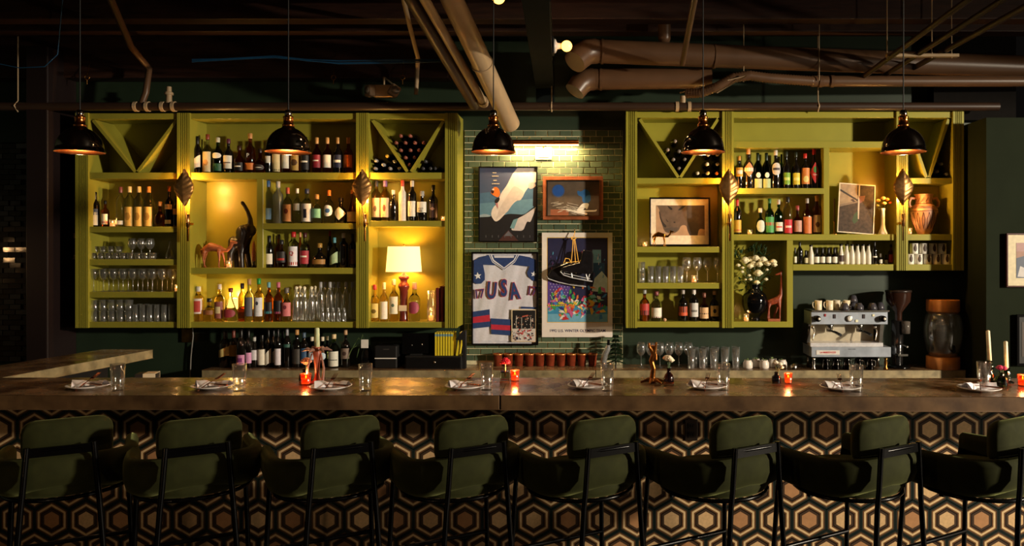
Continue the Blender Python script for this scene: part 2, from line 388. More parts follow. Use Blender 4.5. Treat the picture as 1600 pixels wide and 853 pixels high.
for r, cy in enumerate([624, 671, 718.3, 765, 812.3, 859]):
    for c in range(-17, 18):
        cx = 834+53.8*c+(0 if r % 2 == 0 else 26.9)
        if not -30 < cx < 1640: continue
        if r == 0 and c % 1: continue
        zc = ZZ(cy, PZ)
        if r == 0:
            if (c, 'half') not in meshes:
                if 'half' not in meshes:
                    bm = bmesh.new(); bm.from_mesh(hexes[0]); zcut = BT-.079-zc
                    bmesh.ops.bisect_plane(bm, geom=bm.verts[:]+bm.edges[:]+bm.faces[:], plane_co=(0, 0, zcut), plane_no=(0, 0, 1), clear_outer=True)
                    me = bpy.data.meshes.new('hex_tile'); bm.to_mesh(me); bm.free()
                    for q in HX: me.materials.append(q)
                    meshes['half'] = me
            put('hex_tile', meshes['half'], base, (X(cx, PZ), PZ, zc)); continue
        o = put('hex_tile', hexes[0 if (c*7+r*3) % 5 < 3 else 1], base, (X(cx, PZ), PZ+random.uniform(-.0008, .0008), zc))
for cx, cy, side in [(795, 664, 'left'), (1080, 672, 'right')]:
    o = thing('power_outlet', 'dark wall outlet on the tiled bar front behind the %s stool from the jersey' % ('nearer' if side == 'left' else 'second'), 'outlet', px(cx, cy, PZ-.003))
    o['label'] = 'dark wall outlet on the tiled bar front, the %s of two' % ('left one' if side == 'left' else 'right one')
    M().box(-.036, .036, -.004, .004, -.06, .06).obj('cover_plate', mat('brown_plate', (52, 38, 28), .5), o, bevel=.002)
    for dz in (-.025, .025):
        M().box(-.017, .017, -.007, -.003, dz-.016, dz+.016).box(-.008, -.005, -.0075, -.006, dz-.006, dz+.008, 1).box(.005, .008, -.0075, -.006, dz-.006, dz+.008, 1).obj('socket', [mat('brown_socket', (40, 30, 22), .5), BLACK], o)
# back counter
BC = .81
bc = thing('back_counter', 'low concrete back counter under the shelves along the tiled wall', 'counter', (0, 0, 0))
CEDGE2 = mat('pale_concrete_edge', (150, 134, 98), .55, vary=.22, scale=14, bump=.15, rgb2=(112, 100, 72))
slab([(X(315, 6.62), 6.62), (X(782, 6.62), 6.62), (X(782, 6.62), 6.955), (X(315, 6.62), 6.955)], BC-.085, BC, bc, mats=(CONCRETE, CEDGE2))
slab([(X(783, 6.62), 6.62), (X(930, 6.62), 6.62), (X(930, 6.62), 6.945), (X(783, 6.62), 6.945)], BC-.085, BC, bc, mats=(CONCRETE, CEDGE2))
slab([(X(931, 6.62), 6.62), (X(1538, 6.3), 6.62), (X(1538, 6.3), 6.955), (X(931, 6.62), 6.955)], BC-.085, BC, bc, mats=(CONCRETE, CEDGE2))
M().box(X(318, 6.7), 3.0, 6.68, 6.94, 0, BC-.085).obj('cabinet_body', MATTEBLACK, bc)
# ------------------------------------------------------------------ bar stools
def rbox(m, x0, x1, y0, y1, z0, z1, r, n=4, curve=0, mi=0, zs=None):
    """cushion: rounded rectangle in x-z, pillowed in y, bent round a radius"""
    pts = []
    for (cx, cz, a0) in [(x1-r, z1-r, 0), (x0+r, z1-r, 1), (x0+r, z0+r, 2), (x1-r, z0+r, 3)]:
        for i in range(n+1):
            a = (a0+i/n)*PI/2; pts.append((cx+r*math.cos(a), cz+r*math.sin(a)))
    cx, cz = (x0+x1)/2, (z0+z1)/2; vs = []; fs = []
    e = (y1-y0)/2; ym = (y0+y1)/2
    lay = [(.0, y0), (.55, y0), (.86, y0+.1*e), (.96, y0+.38*e), (1, ym), (.96, y1-.38*e), (.86, y1-.1*e), (.55, y1), (0, y1)]
    rings = []
    for s_, y in lay:
        if s_ == 0: rings.append([len(vs)]); vs.append((cx, y, cz))
        else:
            rings.append(list(range(len(vs), len(vs)+len(pts))))
            for X_, Z_ in pts:
                dx = X_-cx; dz = Z_-cz; k = min(r*1.0, .045)
                fx = max(0, abs(dx)-(1-s_)*k*2) if s_ > .6 else abs(dx)*s_; fz = max(0, abs(dz)-(1-s_)*k*2) if s_ > .6 else abs(dz)*s_
                vs.append((cx+math.copysign(fx, dx), y, cz+math.copysign(fz, dz)))
    n_ = len(pts)
    for a, b in zip(rings, rings[1:]):
        for i in range(n_):
            j = (i+1) % n_
            if len(a) == 1: fs.append((a[0], b[i], b[j]))
            elif len(b) == 1: fs.append((a[j], a[i], b[0]))
            else: fs.append((a[j], a[i], b[i], b[j]))
    vs = [(x, y+curve*(x-cx)**2, z) for x, y, z in vs]
    return m.add(vs, fs, mi, True)
def stool_meshes():
    out = []
    # shell: a U round the back with arms
    path = []
    for i in range(25):
        t = -1+2*i/24; a = t*PI*.5
        if abs(t) > .62:
            u = (abs(t)-.62)/.38; x = .245*math.copysign(1, t)*(1-.02*u); y = -.03+u*.25
            zt = .965-.015*u
        else:
            b = t/.62*PI/2; x = .245*math.copysign(abs(math.sin(b))**.8, b); y = -.03-.215*math.cos(b)**.75; u = 0
            zt = .982-.017*abs(t/.62)
        path.append((x, y, zt, u))
    m = M(); vs = []; N = len(path)
    for i, (x, y, zt, u) in enumerate(path):
        p, q = path[max(i-1, 0)], path[min(i+1, N-1)]
        tx, ty = q[0]-p[0], q[1]-p[1]; L = math.hypot(tx, ty); nx, ny = ty/L, -tx/L     # outward
        if nx*x+ny*(y+.0) < 0: nx, ny = -nx, -ny
        th = .028; zb = .825-.05*min(1, abs(-1+2*i/(N-1))/.7)+.012*u
        sec = [(-th, zb+.09), (-th, zt-.03), (-th*.7, zt-.009), (0, zt), (th*.7, zt-.009), (th, zt-.03), (th*1.0, zb+.08), (th*.5, zb+.035), (-.03, zb+.006), (-.07, zb)]
        ring_ = [(x+nx*o_, y+ny*o_, z_) for o_, z_ in sec]; vs.append(ring_)
        if i in (0, N-1):
            cxx, cyy, czz = x, y, (zt+zb)/2+.02
            for k_, (sc_, ad) in enumerate([(.86, .012), (.45, .02)]):
                rr_ = [(cxx+(a-cxx)*sc_, cyy+(b-cyy)*sc_+ad, czz+(c-czz)*(1-(1-sc_)*.45)) for a, b, c in ring_]
                if i == 0: vs.insert(0, rr_)
                else: vs.append(rr_)
    n = 10; flat = [v for r in vs for v in r]; fs = []; N = len(vs)
    for i in range(N-1):
        for k in range(n-1): fs.append((i*n+k, (i+1)*n+k, (i+1)*n+k+1, i*n+k+1))
    fs.append(tuple(range(n))); fs.append(tuple((N-1)*n+k for k in range(n))[::-1])
    m.add(flat, fs, 0, True)
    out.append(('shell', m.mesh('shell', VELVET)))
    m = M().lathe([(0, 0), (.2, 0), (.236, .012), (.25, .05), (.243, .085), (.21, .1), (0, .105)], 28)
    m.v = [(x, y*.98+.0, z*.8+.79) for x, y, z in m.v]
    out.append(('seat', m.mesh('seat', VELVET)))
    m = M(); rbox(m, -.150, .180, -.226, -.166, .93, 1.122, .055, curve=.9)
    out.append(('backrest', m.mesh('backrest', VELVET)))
    m = M().tube([(-.115, -.282, 1.012), (-.06, -.289, 1.014), (.06, -.289, 1.014), (.115, -.282, 1.012)], .006, 6)
    m.box(-.115, .115, -.292, -.28, .988, 1.026)
    out.append(('back_bracket', m.mesh('back_bracket', BLACKMETAL)))
    m = M().box(-.235, .235, -.01, .01, .772, .786); m.tube([(.236*math.cos(2*PI*i/24), .236*math.sin(2*PI*i/24), .79) for i in range(25)], .009, 6)
    out.append(('seat_frame', m.mesh('seat_frame', BLACKMETAL)))
    legs = []
    for s_ in (-1, 1):
        legs.append(M().tube([(s_*.115, -.287, 1.03), (s_*.128, -.287, .86), (s_*.135, -.284, .78), (s_*.19, -.3, 0.005)], .0115, 8).mesh('leg', BLACKMETAL))
        legs.append(M().tube([(s_*.222, .19, .84), (s_*.226, .2, .76), (s_*.255, .24, 0.005)], .0115, 8).mesh('leg', BLACKMETAL))
    m = M().tube([(-.238, .213, .47), (.238, .213, .47)], .011, 8)
    out.append(('footrest', m.mesh('footrest', BLACKMETAL)))
    m2 = M().tube([(-.215, -.297, .3), (-.245, .22, .3)], .008, 6)
    m3 = M().tube([(.215, -.297, .3), (.245, .22, .3)], .008, 6)
    out += [('side_rail', m2.mesh('side_rail', BLACKMETAL)), ('side_rail', m3.mesh('side_rail', BLACKMETAL))]
    for l in legs: out.append(('leg', l))
    return out
SM = stool_meshes()
stool_lab = ['leftmost green velvet bar stool with black legs, cut by the frame edge', 'green velvet bar stool, second from the left, below the amber-lit camel bay',
 'green velvet bar stool in front of the pink flower and votive', 'green velvet bar stool just left of the bar top joint', 'green velvet bar stool below the poster with hanging skates',
 'green velvet bar stool below the flower vase and giraffe bay', 'green velvet bar stool below the espresso machine, second from the right', 'rightmost green velvet bar stool, cut by the frame edge']
STX = [106, 304, 515, 711, 906, 1115, 1323, 1523]
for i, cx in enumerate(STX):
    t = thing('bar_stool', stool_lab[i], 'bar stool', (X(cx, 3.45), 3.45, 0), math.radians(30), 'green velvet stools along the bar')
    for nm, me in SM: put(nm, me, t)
# ------------------------------------------------------------------ pendants
def pendant_meshes():
    r = .118
    out = [(r*math.cos(a), r*1.1*math.sin(a)) for a in [i*PI/2/10 for i in range(0, 9)]]
    prof = [(r*1.045, -.004), (r*1.045, .004), (r, .008)]+[(x, z+.008) for x, z in out]+[(.03, .142)]
    a = M().lathe(prof, 36)
    inn = [(max(x-.003, .028), z+.004) for x, z in out]+[(.026, .138)]
    b = M().lathe([(r*1.045-.001, -.003)]+inn, 36)
    b.f = [f[::-1] for f in b.f]
    c = M().lathe([(.03, .138), (.033, .146), (.033, .15), (.026, .155), (.026, .185), (.028, .188), (.028, .196), (.018, .2)], 20)
    d = M().lathe([(0, .2), (.018, .2), (.02, .205), (.02, .222), (.016, .232), (0, .236)], 16)
    e = M().lathe([(0, .03), (.018, .036), (.028, .055), (.024, .08), (.013, .1), (.013, .14), (0, .14)], 16)
    return a, b, c, d, e
A_, B_, C_, D_, E_ = pendant_meshes()
pm = [('dome_shade', A_.mesh('dome_shade', CHROME)), ('copper_lining', B_.mesh('copper_lining', mat('copper_lining', (215, 130, 70), .3, metal=1, vary=.1))),
      ('collar', C_.mesh('collar', COPPER)), ('socket_cap', D_.mesh('socket_cap', CHROME)), ('bulb', E_.mesh('bulb', mat('dim_bulb', (255, 196, 120), .3, emit=2.2, ecol=(255, 160, 80), vary=0)))]
plab = ['smoked chrome dome pendant hanging before the left end of the left cabinet', 'smoked chrome dome pendant hanging before the top middle whiskey shelf',
        'smoked chrome dome pendant hanging before the green tiled wall', 'smoked chrome dome pendant hanging before the V wine rack of the right cabinet', 'smoked chrome dome pendant hanging above the rightmost leaf sconce']
for i, cx in enumerate([125, 450.5, 771, 1098.5, 1411.5]):
    p = px(cx, 237, 4.3)
    t = thing('pendant_lamp', plab[i], 'pendant lamp', p, 0, 'pendant lamps over the bar')
    for nm, me in pm: put(nm, me, t)
    M().tube([(0, 0, .23), (0, 0, 3.93-p[2])], .0035, 6).obj('cord', MATTEBLACK, t)
    point('pendant_light', (0, 0, .03), 7, (1, .64, .34), .025, t)
# ------------------------------------------------------------------ leaf sconces
def leaf_mesh():
    m = M(); nu, nv = 13, 25; W = .088; H = .318; vs = []
    for j in range(nv):
        v = j/(nv-1)
        wd = W*(min(1, math.sin(PI*min(1, v*.95+.02))**.9*1.02))*(1 if v > .1 else v*10*.9+.1)
        wd = W*(1-abs((v-.52)/.52)**1.5)**.95 if v < .52 else W*(1-((v-.52)/.48)**1.35)
        wd = max(wd, .0015)
        for i in range(nu):
            u = -1+2*i/(nu-1)
            vein = math.sin((v*7.5-abs(u)*1.35)*2*PI)
            y = -.03*math.sin(v*PI)+.030*u*u+.0085*vein*(abs(u)**.5 if abs(u) < .97 else .6)-.004*(1-abs(u))**8
            vs.append((u*wd, y, v*H))
    fs = [(j*nu+i, j*nu+i+1, (j+1)*nu+i+1, (j+1)*nu+i) for j in range(nv-1) for i in range(nu-1)]
    m.add(vs, fs, 0, True)
    return m.mesh('leaf', mat('antique_brass_leaf', (178, 132, 78), .42, metal=.85, vary=.3, scale=30))
LM = leaf_mesh()
sl = ['brass leaf wall sconce on the pilaster beside the camel bay', 'brass leaf wall sconce on the pilaster left of the table lamp', 'brass leaf wall sconce on the pilaster beside the rhino print', 'brass leaf wall sconce on the pilaster beside the amphora']
for i, (cx, cy) in enumerate([(287, 322), (565.5, 322), (1139, 321.5), (1411.5, 321)]):
    p = px(cx, cy, 6.57)
    t = thing('leaf_sconce', sl[i], 'wall sconce', p, 0, 'leaf sconces on the pilasters')
    o = put('leaf', LM, t); s = o.modifiers.new('thick', 'SOLIDIFY'); s.thickness = .003
    m = M().tube([(0, .0, .01), (.004, .01, -.04), (.012, .02, -.09), (.014, .03, -.14)], [.003, .004, .006, .006], 8)
    m.obj('stem', BRASS, t)
    M().lathe([(0, -.30), (.007, -.30), (.007, -.18), (.015, -.172), (.017, -.07), (.012, -.066), (0, -.066)], 12, (.014, .04, 0)).obj('socket', mat('sconce_tube', (200, 150, 96), .25, metal=1), t)
    M().box(0.0, .028, .045, .105, -.16, -.14).obj('mounting_arm', BRASS, t)
    M().ell((.0, .052, .12), (.015, .015, .024), 10, 8).obj('bulb', mat('amber_bulb', (255, 170, 70), .3, emit=34, ecol=(255, 130, 36), vary=0), t)
    point('sconce_light', (0, .052, .185), 9, (1, .52, .13), .016, t)
    point('sconce_light', (0, .052, .055), 5, (1, .52, .13), .012, t)
# ------------------------------------------------------------------ bottles
PR = {'wine': [(0, 0), (.93, 0), (1, .02), (1, .60), (.93, .66), (.45, .76), (.36, .80), (.34, .96), (.4, .965), (.4, .985), (.34, 1), (0, 1)],
      'burg': [(0, 0), (.93, 0), (1, .02), (1, .48), (.85, .6), (.5, .74), (.36, .82), (.34, .96), (.4, .965), (.4, .985), (.34, 1), (0, 1)],
      'spirit': [(0, 0), (.94, 0), (1, .025), (1, .56), (.97, .61), (.8, .66), (.42, .72), (.34, .77), (.33, .95), (.38, .955), (.38, 1), (0, 1)],
      'tall': [(0, 0), (.94, 0), (1, .02), (1, .66), (.95, .7), (.5, .77), (.4, .82), (.36, .96), (.42, .965), (.42, 1), (0, 1)],
      'taper': [(0, 0), (.86, 0), (.92, .03), (1, .5), (.98, .58), (.75, .66), (.42, .72), (.34, .78), (.34, 1), (0, 1)],
      'squat': [(0, 0), (.92, 0), (1, .04), (1, .42), (.96, .5), (.75, .58), (.36, .66), (.3, .72), (.3, .96), (.36, 1), (0, 1)],
      'round': [(0, 0), (.7, 0), (.9, .08), (1, .22), (.97, .36), (.8, .48), (.5, .57), (.3, .64), (.27, .8), (.3, 1), (0, 1)],
      'cone': [(0, 0), (.95, 0), (1, .04), (1, .14), (.85, .32), (.5, .52), (.27, .68), (.22, .8), (.22, .98), (.28, 1), (0, 1)],
      'milk': [(0, 0), (.9, 0), (1, .04), (1, .5), (.9, .58), (.62, .72), (.5, .84), (.5, .93), (.56, .94), (.56, 1), (0, 1)],
      'carafe': [(0, 0), (.95, 0), (1, .03), (1, .6), (.9, .66), (.6, .72), (.52, .76), (.5, .97), (.56, 1), (0, 1)],
      'drop': [(0, 0), (.94, 0), (1, .03), (1, .52), (.85, .6), (.45, .66), (.4, .68), (.4, 1), (0, 1)]}
CAPK = {'wine': (.36, .78, 1.0), 'burg': (.36, .84, 1.0), 'spirit': (.38, .88, 1.02), 'tall': (.42, .86, 1.01), 'taper': (.38, .84, 1.02), 'squat': (.4, .86, 1.03),
        'round': (.34, .84, 1.03), 'cone': (.28, .9, 1.02), 'milk': (.6, .93, 1.02), 'carafe': (.55, .98, 1.0), 'drop': (.48, .66, 1.0)}
LBL = {'wine': (.14, .5), 'burg': (.14, .42), 'spirit': (.1, .5), 'tall': (.12, .56), 'taper': (.16, .52), 'squat': (.1, .4), 'round': (.12, .36), 'cone': (.05, .15), 'milk': (.14, .46), 'carafe': (.1, .5), 'drop': (.1, .46)}
mc = {}
def bottle_mesh(kind, r, h, gm):
    k = (kind, round(r, 4), round(h, 3), gm.name)
    if k not in mc: mc[k] = M().lathe([(a*r, b*h) for a, b in PR[kind]], 18).mesh('glass_body', gm)
    return mc[k]
def label_patch(m, r, z0, z1, ang, shape, mi, n=10):
    vs = []; fs = []; c = (z0+z1)/2; hh = (z1-z0)/2
    for i in range(n+1):
        t = -1+2*i/n; a = t*ang
        k = {'rect': 1, 'diamond': max(.02, 1-abs(t)), 'oval': max(.02, math.sqrt(max(0, 1-t*t))), 'hex': min(1, 1.6-1.2*abs(t)), 'torn': 1}[shape]
        lo, hi = c-hh*k, c+hh*k
        if shape == 'torn': hi = c+hh*(.55+.45*math.sin(t*1.3)); lo = c-hh*(1-.18*math.sin(t*2))
        vs += [(r*math.sin(a), -r*math.cos(a), lo), (r*math.sin(a), -r*math.cos(a), hi)]
    fs = [(2*i, 2*i+2, 2*i+3, 2*i+1) for i in range(n)]
    m.add(vs, fs, mi, True)
def bottle(x, top, wpx, kind, glass, lab, shape, cap, desc, where, basey, Z, group, base_z=None, mark=None, zr=None, nm='bottle', cat='bottle', neckfrac=None):
    s = F/Z; bz = base_z if base_z is not None else ZZ(basey, ZF)
    h = max(.06, ZZ(top, Z)-bz); r = wpx/2/s
    t = thing(nm, (desc+', '+where) if where else desc, cat, (X(x, Z), Z, bz), 0, group)
    t.rotation_euler.z = 0
    put('glass_body', bottle_mesh(kind, r, h, glass), t)
    if lab is not None:
        z0, z1 = zr or LBL[kind]; m = M()
        pr = PR[kind]; zc = (z0+z1)/2
        ro = max(a for a, b in pr)*r*1.012
        if kind in ('cone', 'round', 'taper'):
            ro = r*1.015
        mats = [paint(*lab)]
        ang = 1.15 if shape != 'diamond' else 1.25
        label_patch(m, ro, z0*h, z1*h, ang, shape, 0)
        if mark:
            mats.append(paint(*mark[0]))
            a, b, c, sh = (mark[1:]+(None,)*4)[:4] if len(mark) > 1 else (.35, .65, .6, 'rect')
            d = z1-z0
            if b < 0 or a > 1:
                m2 = M(); label_patch(m2, ro*1.01, (z0+d*a)*h, (z0+d*b)*h, ang*c, sh or 'rect', 0, 6); m2.obj('small_label', mats[1:], t); mats = mats[:1]
            else: label_patch(m, ro*1.01, (z0+d*a)*h, (z0+d*b)*h, ang*c, sh or 'rect', 1, 6)
        m.obj('label', mats, t)
    if cap:
        cr, c0, c1 = CAPK[kind]
        k = ('cap', kind, round(r, 4), round(h, 3), cap)
        if k not in mc:
            mc[k] = M().lathe([(cr*r*1.04, c0*h), (cr*r*1.08, c0*h+.002), (cr*r*1.08, c1*h-.003), (cr*r*.9, c1*h), (0, c1*h)], 12).mesh('cap', mat('cap_%d_%d_%d' % cap, cap, .35, vary=.1))
        put('cap', mc[k], t)
    return t
CL = glassc(225, 232, 228); AM = glassc(190, 96, 30); DK = mat('dark_glass', (16, 13, 10), .05, vary=0, coat=.5); WH = glassc(186, 84, 22); GN = glassc(24, 86, 44)
PALE = glassc(232, 200, 120); FR = mat('frosted_glass', (215, 225, 225), .22, trans=.9, vary=0); BLUEG = glassc(60, 90, 130); MILKG = mat('milk_glass', (228, 218, 196), .3, vary=.06)
W_ = (236, 228, 208); C_R = (222, 200, 150); BK = (18, 16, 15); RD = (176, 40, 32); OR = (214, 120, 44); GD = (170, 128, 56); CORK = (190, 140, 84); SV = (190, 188, 182)
def row(where, basey, group, items, Z=6.775, base_z=None):
    for i, it in enumerate(items):
        x, top, wpx, kind, glass, lab, shape, cap, desc = it[:9]
        kw = dict(it[9]) if len(it) > 9 else {}
        dz = kw.pop('dz', 0)
        txt = kw.pop('txt', None)
        t = bottle(x, top, wpx, kind, glass, lab, shape, cap, desc, where, basey, Z+dz, group, base_z, **kw)
        if txt: text('lettering', txt[0], txt[1], paint(*txt[2]), t, (0, -wpx/2*(Z/F)-.004, txt[3]))
row('left cabinet top middle shelf', 269.7, 'whiskey bottles on the top middle shelf', [
 (308.5, 213, 13, 'wine', DK, W_, 'torn', BK, 'dark bottle with torn cream label'),
 (324.5, 211, 14, 'spirit', CL, C_R, 'rect', (130, 60, 40), 'clear bottle with large cream label and brown capsule', {'zr': (.04, .56), 'mark': ((200, 150, 90), .3, .6, .5, 'oval')}),
 (340.5, 216, 15, 'spirit', glassc(70, 96, 70), W_, 'oval', (200, 195, 170), 'greenish bottle with white oval and green band', {'zr': (.42, .58), 'mark': ((40, 90, 60), -2.2, -.9, 1, 'rect')}),
 (357, 218, 14.5, 'spirit', DK, W_, 'rect', (88, 40, 60), 'dark bottle with square white label and plum cap', {'zr': (.14, .52), 'mark': ((120, 110, 100), .4, .5, .7, 'rect')}),
 (374, 229, 15.5, 'squat', AM, BK, 'rect', (60, 34, 22), 'small amber bottle with black label', {'mark': (W_, .45, .6, .6, 'rect')}),
 (391, 209.5, 16, 'spirit', AM, OR, 'rect', CORK, 'tall amber bottle lettered P with orange label', {'zr': (.09, .26), 'txt': ('P', .05, W_, .155)}),
 (406.5, 233, 17, 'round', AM, (60, 50, 44), 'oval', (50, 34, 26), 'round squat amber decanter', {'mark': (W_, .4, .55, .6, 'oval')}),
 (419.5, 217, 10, 'spirit', DK, W_, 'rect', CORK, 'slim dark bottle with small cream label', {'zr': (.3, .5)}),
 (432.5, 216, 13.5, 'tall', AM, (230, 206, 150), 'rect', CORK, 'bottle with tall cream label and green foot band', {'zr': (.05, .54), 'mark': ((90, 96, 60), .02, .14, 1, 'rect')}),
 (447, 216, 13, 'tall', AM, W_, 'rect', CORK, 'bottle with plain cream upper label', {'zr': (.14, .52)}),
 (461.5, 215, 14, 'tall', AM, (192, 150, 70), 'rect', CORK, 'bottle with gold scrollwork label', {'zr': (.08, .52), 'mark': ((90, 60, 30), .3, .7, .7, 'oval')}),
 (477, 215, 14.5, 'spirit', DK, (30, 28, 28), 'rect', BK, 'bottle with black label and white script', {'mark': (W_, .5, .62, .7, 'rect')}),
 (495, 216, 14, 'taper', AM, (142, 34, 44), 'rect', (196, 150, 90), 'bottle with dark red label', {'mark': (W_, .5, .6, .6, 'rect')}),
 (511.5, 216, 14, 'taper', AM, W_, 'rect', (196, 150, 90), 'bottle with plain ivory label'),
 (528, 216, 14, 'taper', DK, (40, 42, 64), 'rect', (196, 150, 90), 'bottle with black and white striped label', {'mark': (W_, .4, .6, .8, 'rect')}),
 (544.5, 216, 14, 'taper', AM, (214, 116, 44), 'rect', (196, 130, 80), 'bottle with bright orange label'),
])
row('shelf under empty V rack', 354.2, 'bottles on the left bay shelf', [
 (148.5, 300, 13.5, 'wine', DK, W_, 'rect', BK, 'dark wine bottle with white and blue label', {'zr': (.05, .42), 'mark': ((70, 84, 120), .78, 1.25, 1, 'rect')}),
 (164.5, 314, 11, 'spirit', AM, W_, 'rect', BK, 'small brown bottle with white and red label', {'mark': (RD, .1, .3, 1, 'rect')}),
 (188.5, 292.5, 13, 'tall', CL, W_, 'rect', (120, 64, 60), 'clear bottle with low cream label', {'zr': (.06, .16)}),
 (202.5, 292, 13.5, 'tall', CL, (214, 172, 84), 'rect', (222, 190, 130), 'first of three bottles with embossed yellow labels', {'zr': (.02, .5), 'mark': ((170, 128, 56), .3, .7, .6, 'oval')}),
 (217.3, 292, 13.5, 'tall', CL, (214, 172, 84), 'rect', (222, 190, 130), 'middle of three bottles with embossed yellow labels', {'zr': (.02, .5), 'mark': ((170, 128, 56), .3, .7, .6, 'oval')}),
 (232.5, 292, 13.5, 'tall', CL, (214, 172, 84), 'rect', (222, 160, 100), 'last of three bottles with embossed yellow labels', {'zr': (.02, .5), 'mark': ((170, 128, 56), .3, .7, .6, 'oval')}),
 (250, 316, 16, 'round', WH, None, 'rect', (196, 150, 90), 'round amber decanter with gold stopper'),
 (264.3, 292, 12, 'spirit', DK, W_, 'rect', (200, 120, 60), 'dark bottle with white neck label', {'zr': (.44, .56), 'mark': (W_, -3.0, -2.2, .8, 'rect')}),
 (275.5, 307, 10, 'spirit', DK, (190, 150, 90), 'rect', (60, 50, 50), 'narrow dark bottle with tan label', {'zr': (.4, .6)}),
])
row('shelf right of elephant', 349, 'clear spirits beside the elephant bay', [
 (419, 283, 14, 'tall', CL, (120, 160, 200), 'rect', (50, 90, 150), 'clear bottle with pale blue label and blue cap', {'zr': (.1, .36)}),
 (434.5, 284, 15, 'tall', FR, None, 'rect', SV, 'frosted bottle with no label'),
 (449.5, 294, 14.5, 'taper', CL, (196, 140, 90), 'rect', (190, 90, 70), 'bottle with kraft label and brown seal', {'zr': (.06, .54), 'mark': ((110, 50, 40), .45, .75, .4, 'oval')}),
 (464.5, 295.5, 12, 'spirit', CL, W_, 'rect', (235, 230, 225), 'slim clear bottle with small white label', {'zr': (.38, .58)}),
 (479.5, 296, 17, 'spirit', CL, (226, 226, 232), 'rect', (50, 54, 80), 'wide bottle whose white label bears a dark figure', {'zr': (.06, .58), 'mark': ((30, 34, 60), .2, .7, .25, 'rect')}),
 (495, 305, 16, 'squat', CL, (120, 184, 160), 'rect', (180, 130, 70), 'square bottle with mint green label', {'zr': (.2, .52)}),
 (514, 298, 15, 'taper', CL, (226, 224, 226), 'oval', (210, 120, 60), 'clear bottle with white and blue round label', {'zr': (.22, .56), 'mark': ((60, 100, 160), .3, .7, .5, 'oval')}),
 (532.5, 310, 18, 'squat', DK, W_, 'diamond', (20, 18, 18), 'black bottle with white diamond label', {'zr': (.14, .66)}),
 (550, 298, 15, 'cone', WH, (226, 196, 150), 'rect', (196, 130, 70), 'amber bottle with cream label beside the sconce', {'zr': (.06, .36)}),
])
row('shelf above the carafes', 419, 'bottles on the shelf above the carafes', [
 (421, 368, 12.5, 'wine', DK, W_, 'rect', BK, 'dark bottle with blank white label', {'zr': (.12, .44)}),
 (440, 376, 15, 'squat', AM, (40, 34, 34), 'rect', (30, 28, 34), 'squat dark bottle with black and red label', {'zr': (.2, .6), 'mark': (RD, .2, .4, .8, 'rect')}),
 (435.5, 367, 11, 'spirit', AM, None, 'rect', (80, 50, 40), 'tall dark bottle standing behind the squat one', {'dz': .09}),
 (458.5, 362.7, 16, 'tall', CL, (230, 224, 228), 'rect', (190, 40, 40), 'bottle with large red Q and red cap', {'zr': (.06, .6), 'mark': (RD, .05, .2, 1, 'rect'), 'txt': ('Q', .05, (190, 30, 50), .128)}),
 (476.5, 364.5, 15.5, 'spirit', CL, (170, 50, 60), 'rect', (70, 30, 30), 'clear bottle with crimson label', {'zr': (.12, .5), 'mark': (W_, .5, .62, .6, 'rect')}),
 (469, 364, 9, 'spirit', WH, None, 'rect', (206, 140, 90), 'copper capped bottle behind the crimson label', {'dz': .09}),
 (499.5, 381, 22, 'round', DK, (150, 110, 50), 'rect', GD, 'wide black decanter with gold label', {'zr': (.16, .36)}),
 (515.5, 362, 9, 'spirit', DK, None, 'rect', RD, 'red capped bottle in the back row', {'dz': .09}),
 (522.5, 372, 13.5, 'taper', CL, (160, 184, 140), 'torn', (90, 150, 160), 'bottle with pale green label and teal cap', {'zr': (.14, .56)}),
 (537, 364.5, 13.5, 'tall', DK, None, 'rect', (226, 214, 190), 'dark glass bottle with cream stopper'),
 (551, 366, 10, 'tall', DK, (80, 50, 20), 'rect', BK, 'dim brown bottle next to the pilaster'),
])
row('bottom middle shelf', 503, 'bottles on the bottom middle shelf', [
 (310, 448, 16, 'tall', PALE, (226, 206, 200), 'rect', SV, 'tequila bottle with red and white label', {'zr': (.22, .66), 'mark': ((190, 70, 60), .12, .85, .7, 'rect')}),
 (327, 467, 17.5, 'squat', PALE, (140, 84, 44), 'rect', BK, 'short square bottle of amber spirit', {'zr': (.3, .5)}),
 (343, 445, 14.5, 'spirit', PALE, (150, 84, 70), 'rect', (226, 206, 190), 'bottle with rust coloured label and cream cap', {'zr': (.08, .54), 'mark': (C_R, .3, .7, .5, 'rect')}),
 (360.5, 451, 21, 'cone', CL, (150, 50, 60), 'oval', (120, 40, 40), 'teardrop bottle with round crimson seal', {'zr': (.12, .38)}),
 (376, 466, 10, 'squat', WH, (130, 70, 50), 'rect', None, 'short brown bottle behind the teardrop bottle', {'dz': .08}),
 (378.5, 443, 12, 'tall', PALE, None, 'rect', (50, 34, 46), 'tall pale bottle with dark cap', {'dz': .03}),
 (389.5, 437, 14.5, 'spirit', CL, (96, 94, 100), 'rect', (190, 140, 90), 'clear bottle with grey label', {'zr': (.12, .58)}),
 (404.5, 436, 14.5, 'spirit', PALE, (226, 224, 226), 'rect', (40, 150, 70), 'bottle with white label and green neck band', {'zr': (.12, .56), 'mark': ((70, 70, 80), .6, .8, .25, 'oval')}),
 (420, 442, 13, 'spirit', AM, (28, 28, 32), 'rect', (110, 170, 180), 'bottle with black and teal label', {'zr': (.2, .5), 'mark': ((70, 160, 170), .0, .2, 1, 'rect')}),
 (435, 442, 14, 'spirit', AM, (28, 26, 30), 'rect', (206, 110, 130), 'bottle with black and pink label', {'zr': (.2, .54), 'mark': ((200, 80, 110), .0, .16, 1, 'rect')}),
 (448, 451, 16, 'squat', PALE, (214, 120, 120), 'rect', (120, 110, 100), 'bottle with salmon pink label', {'zr': (.16, .58), 'mark': ((120, 50, 60), .5, .8, .3, 'oval')}),
])
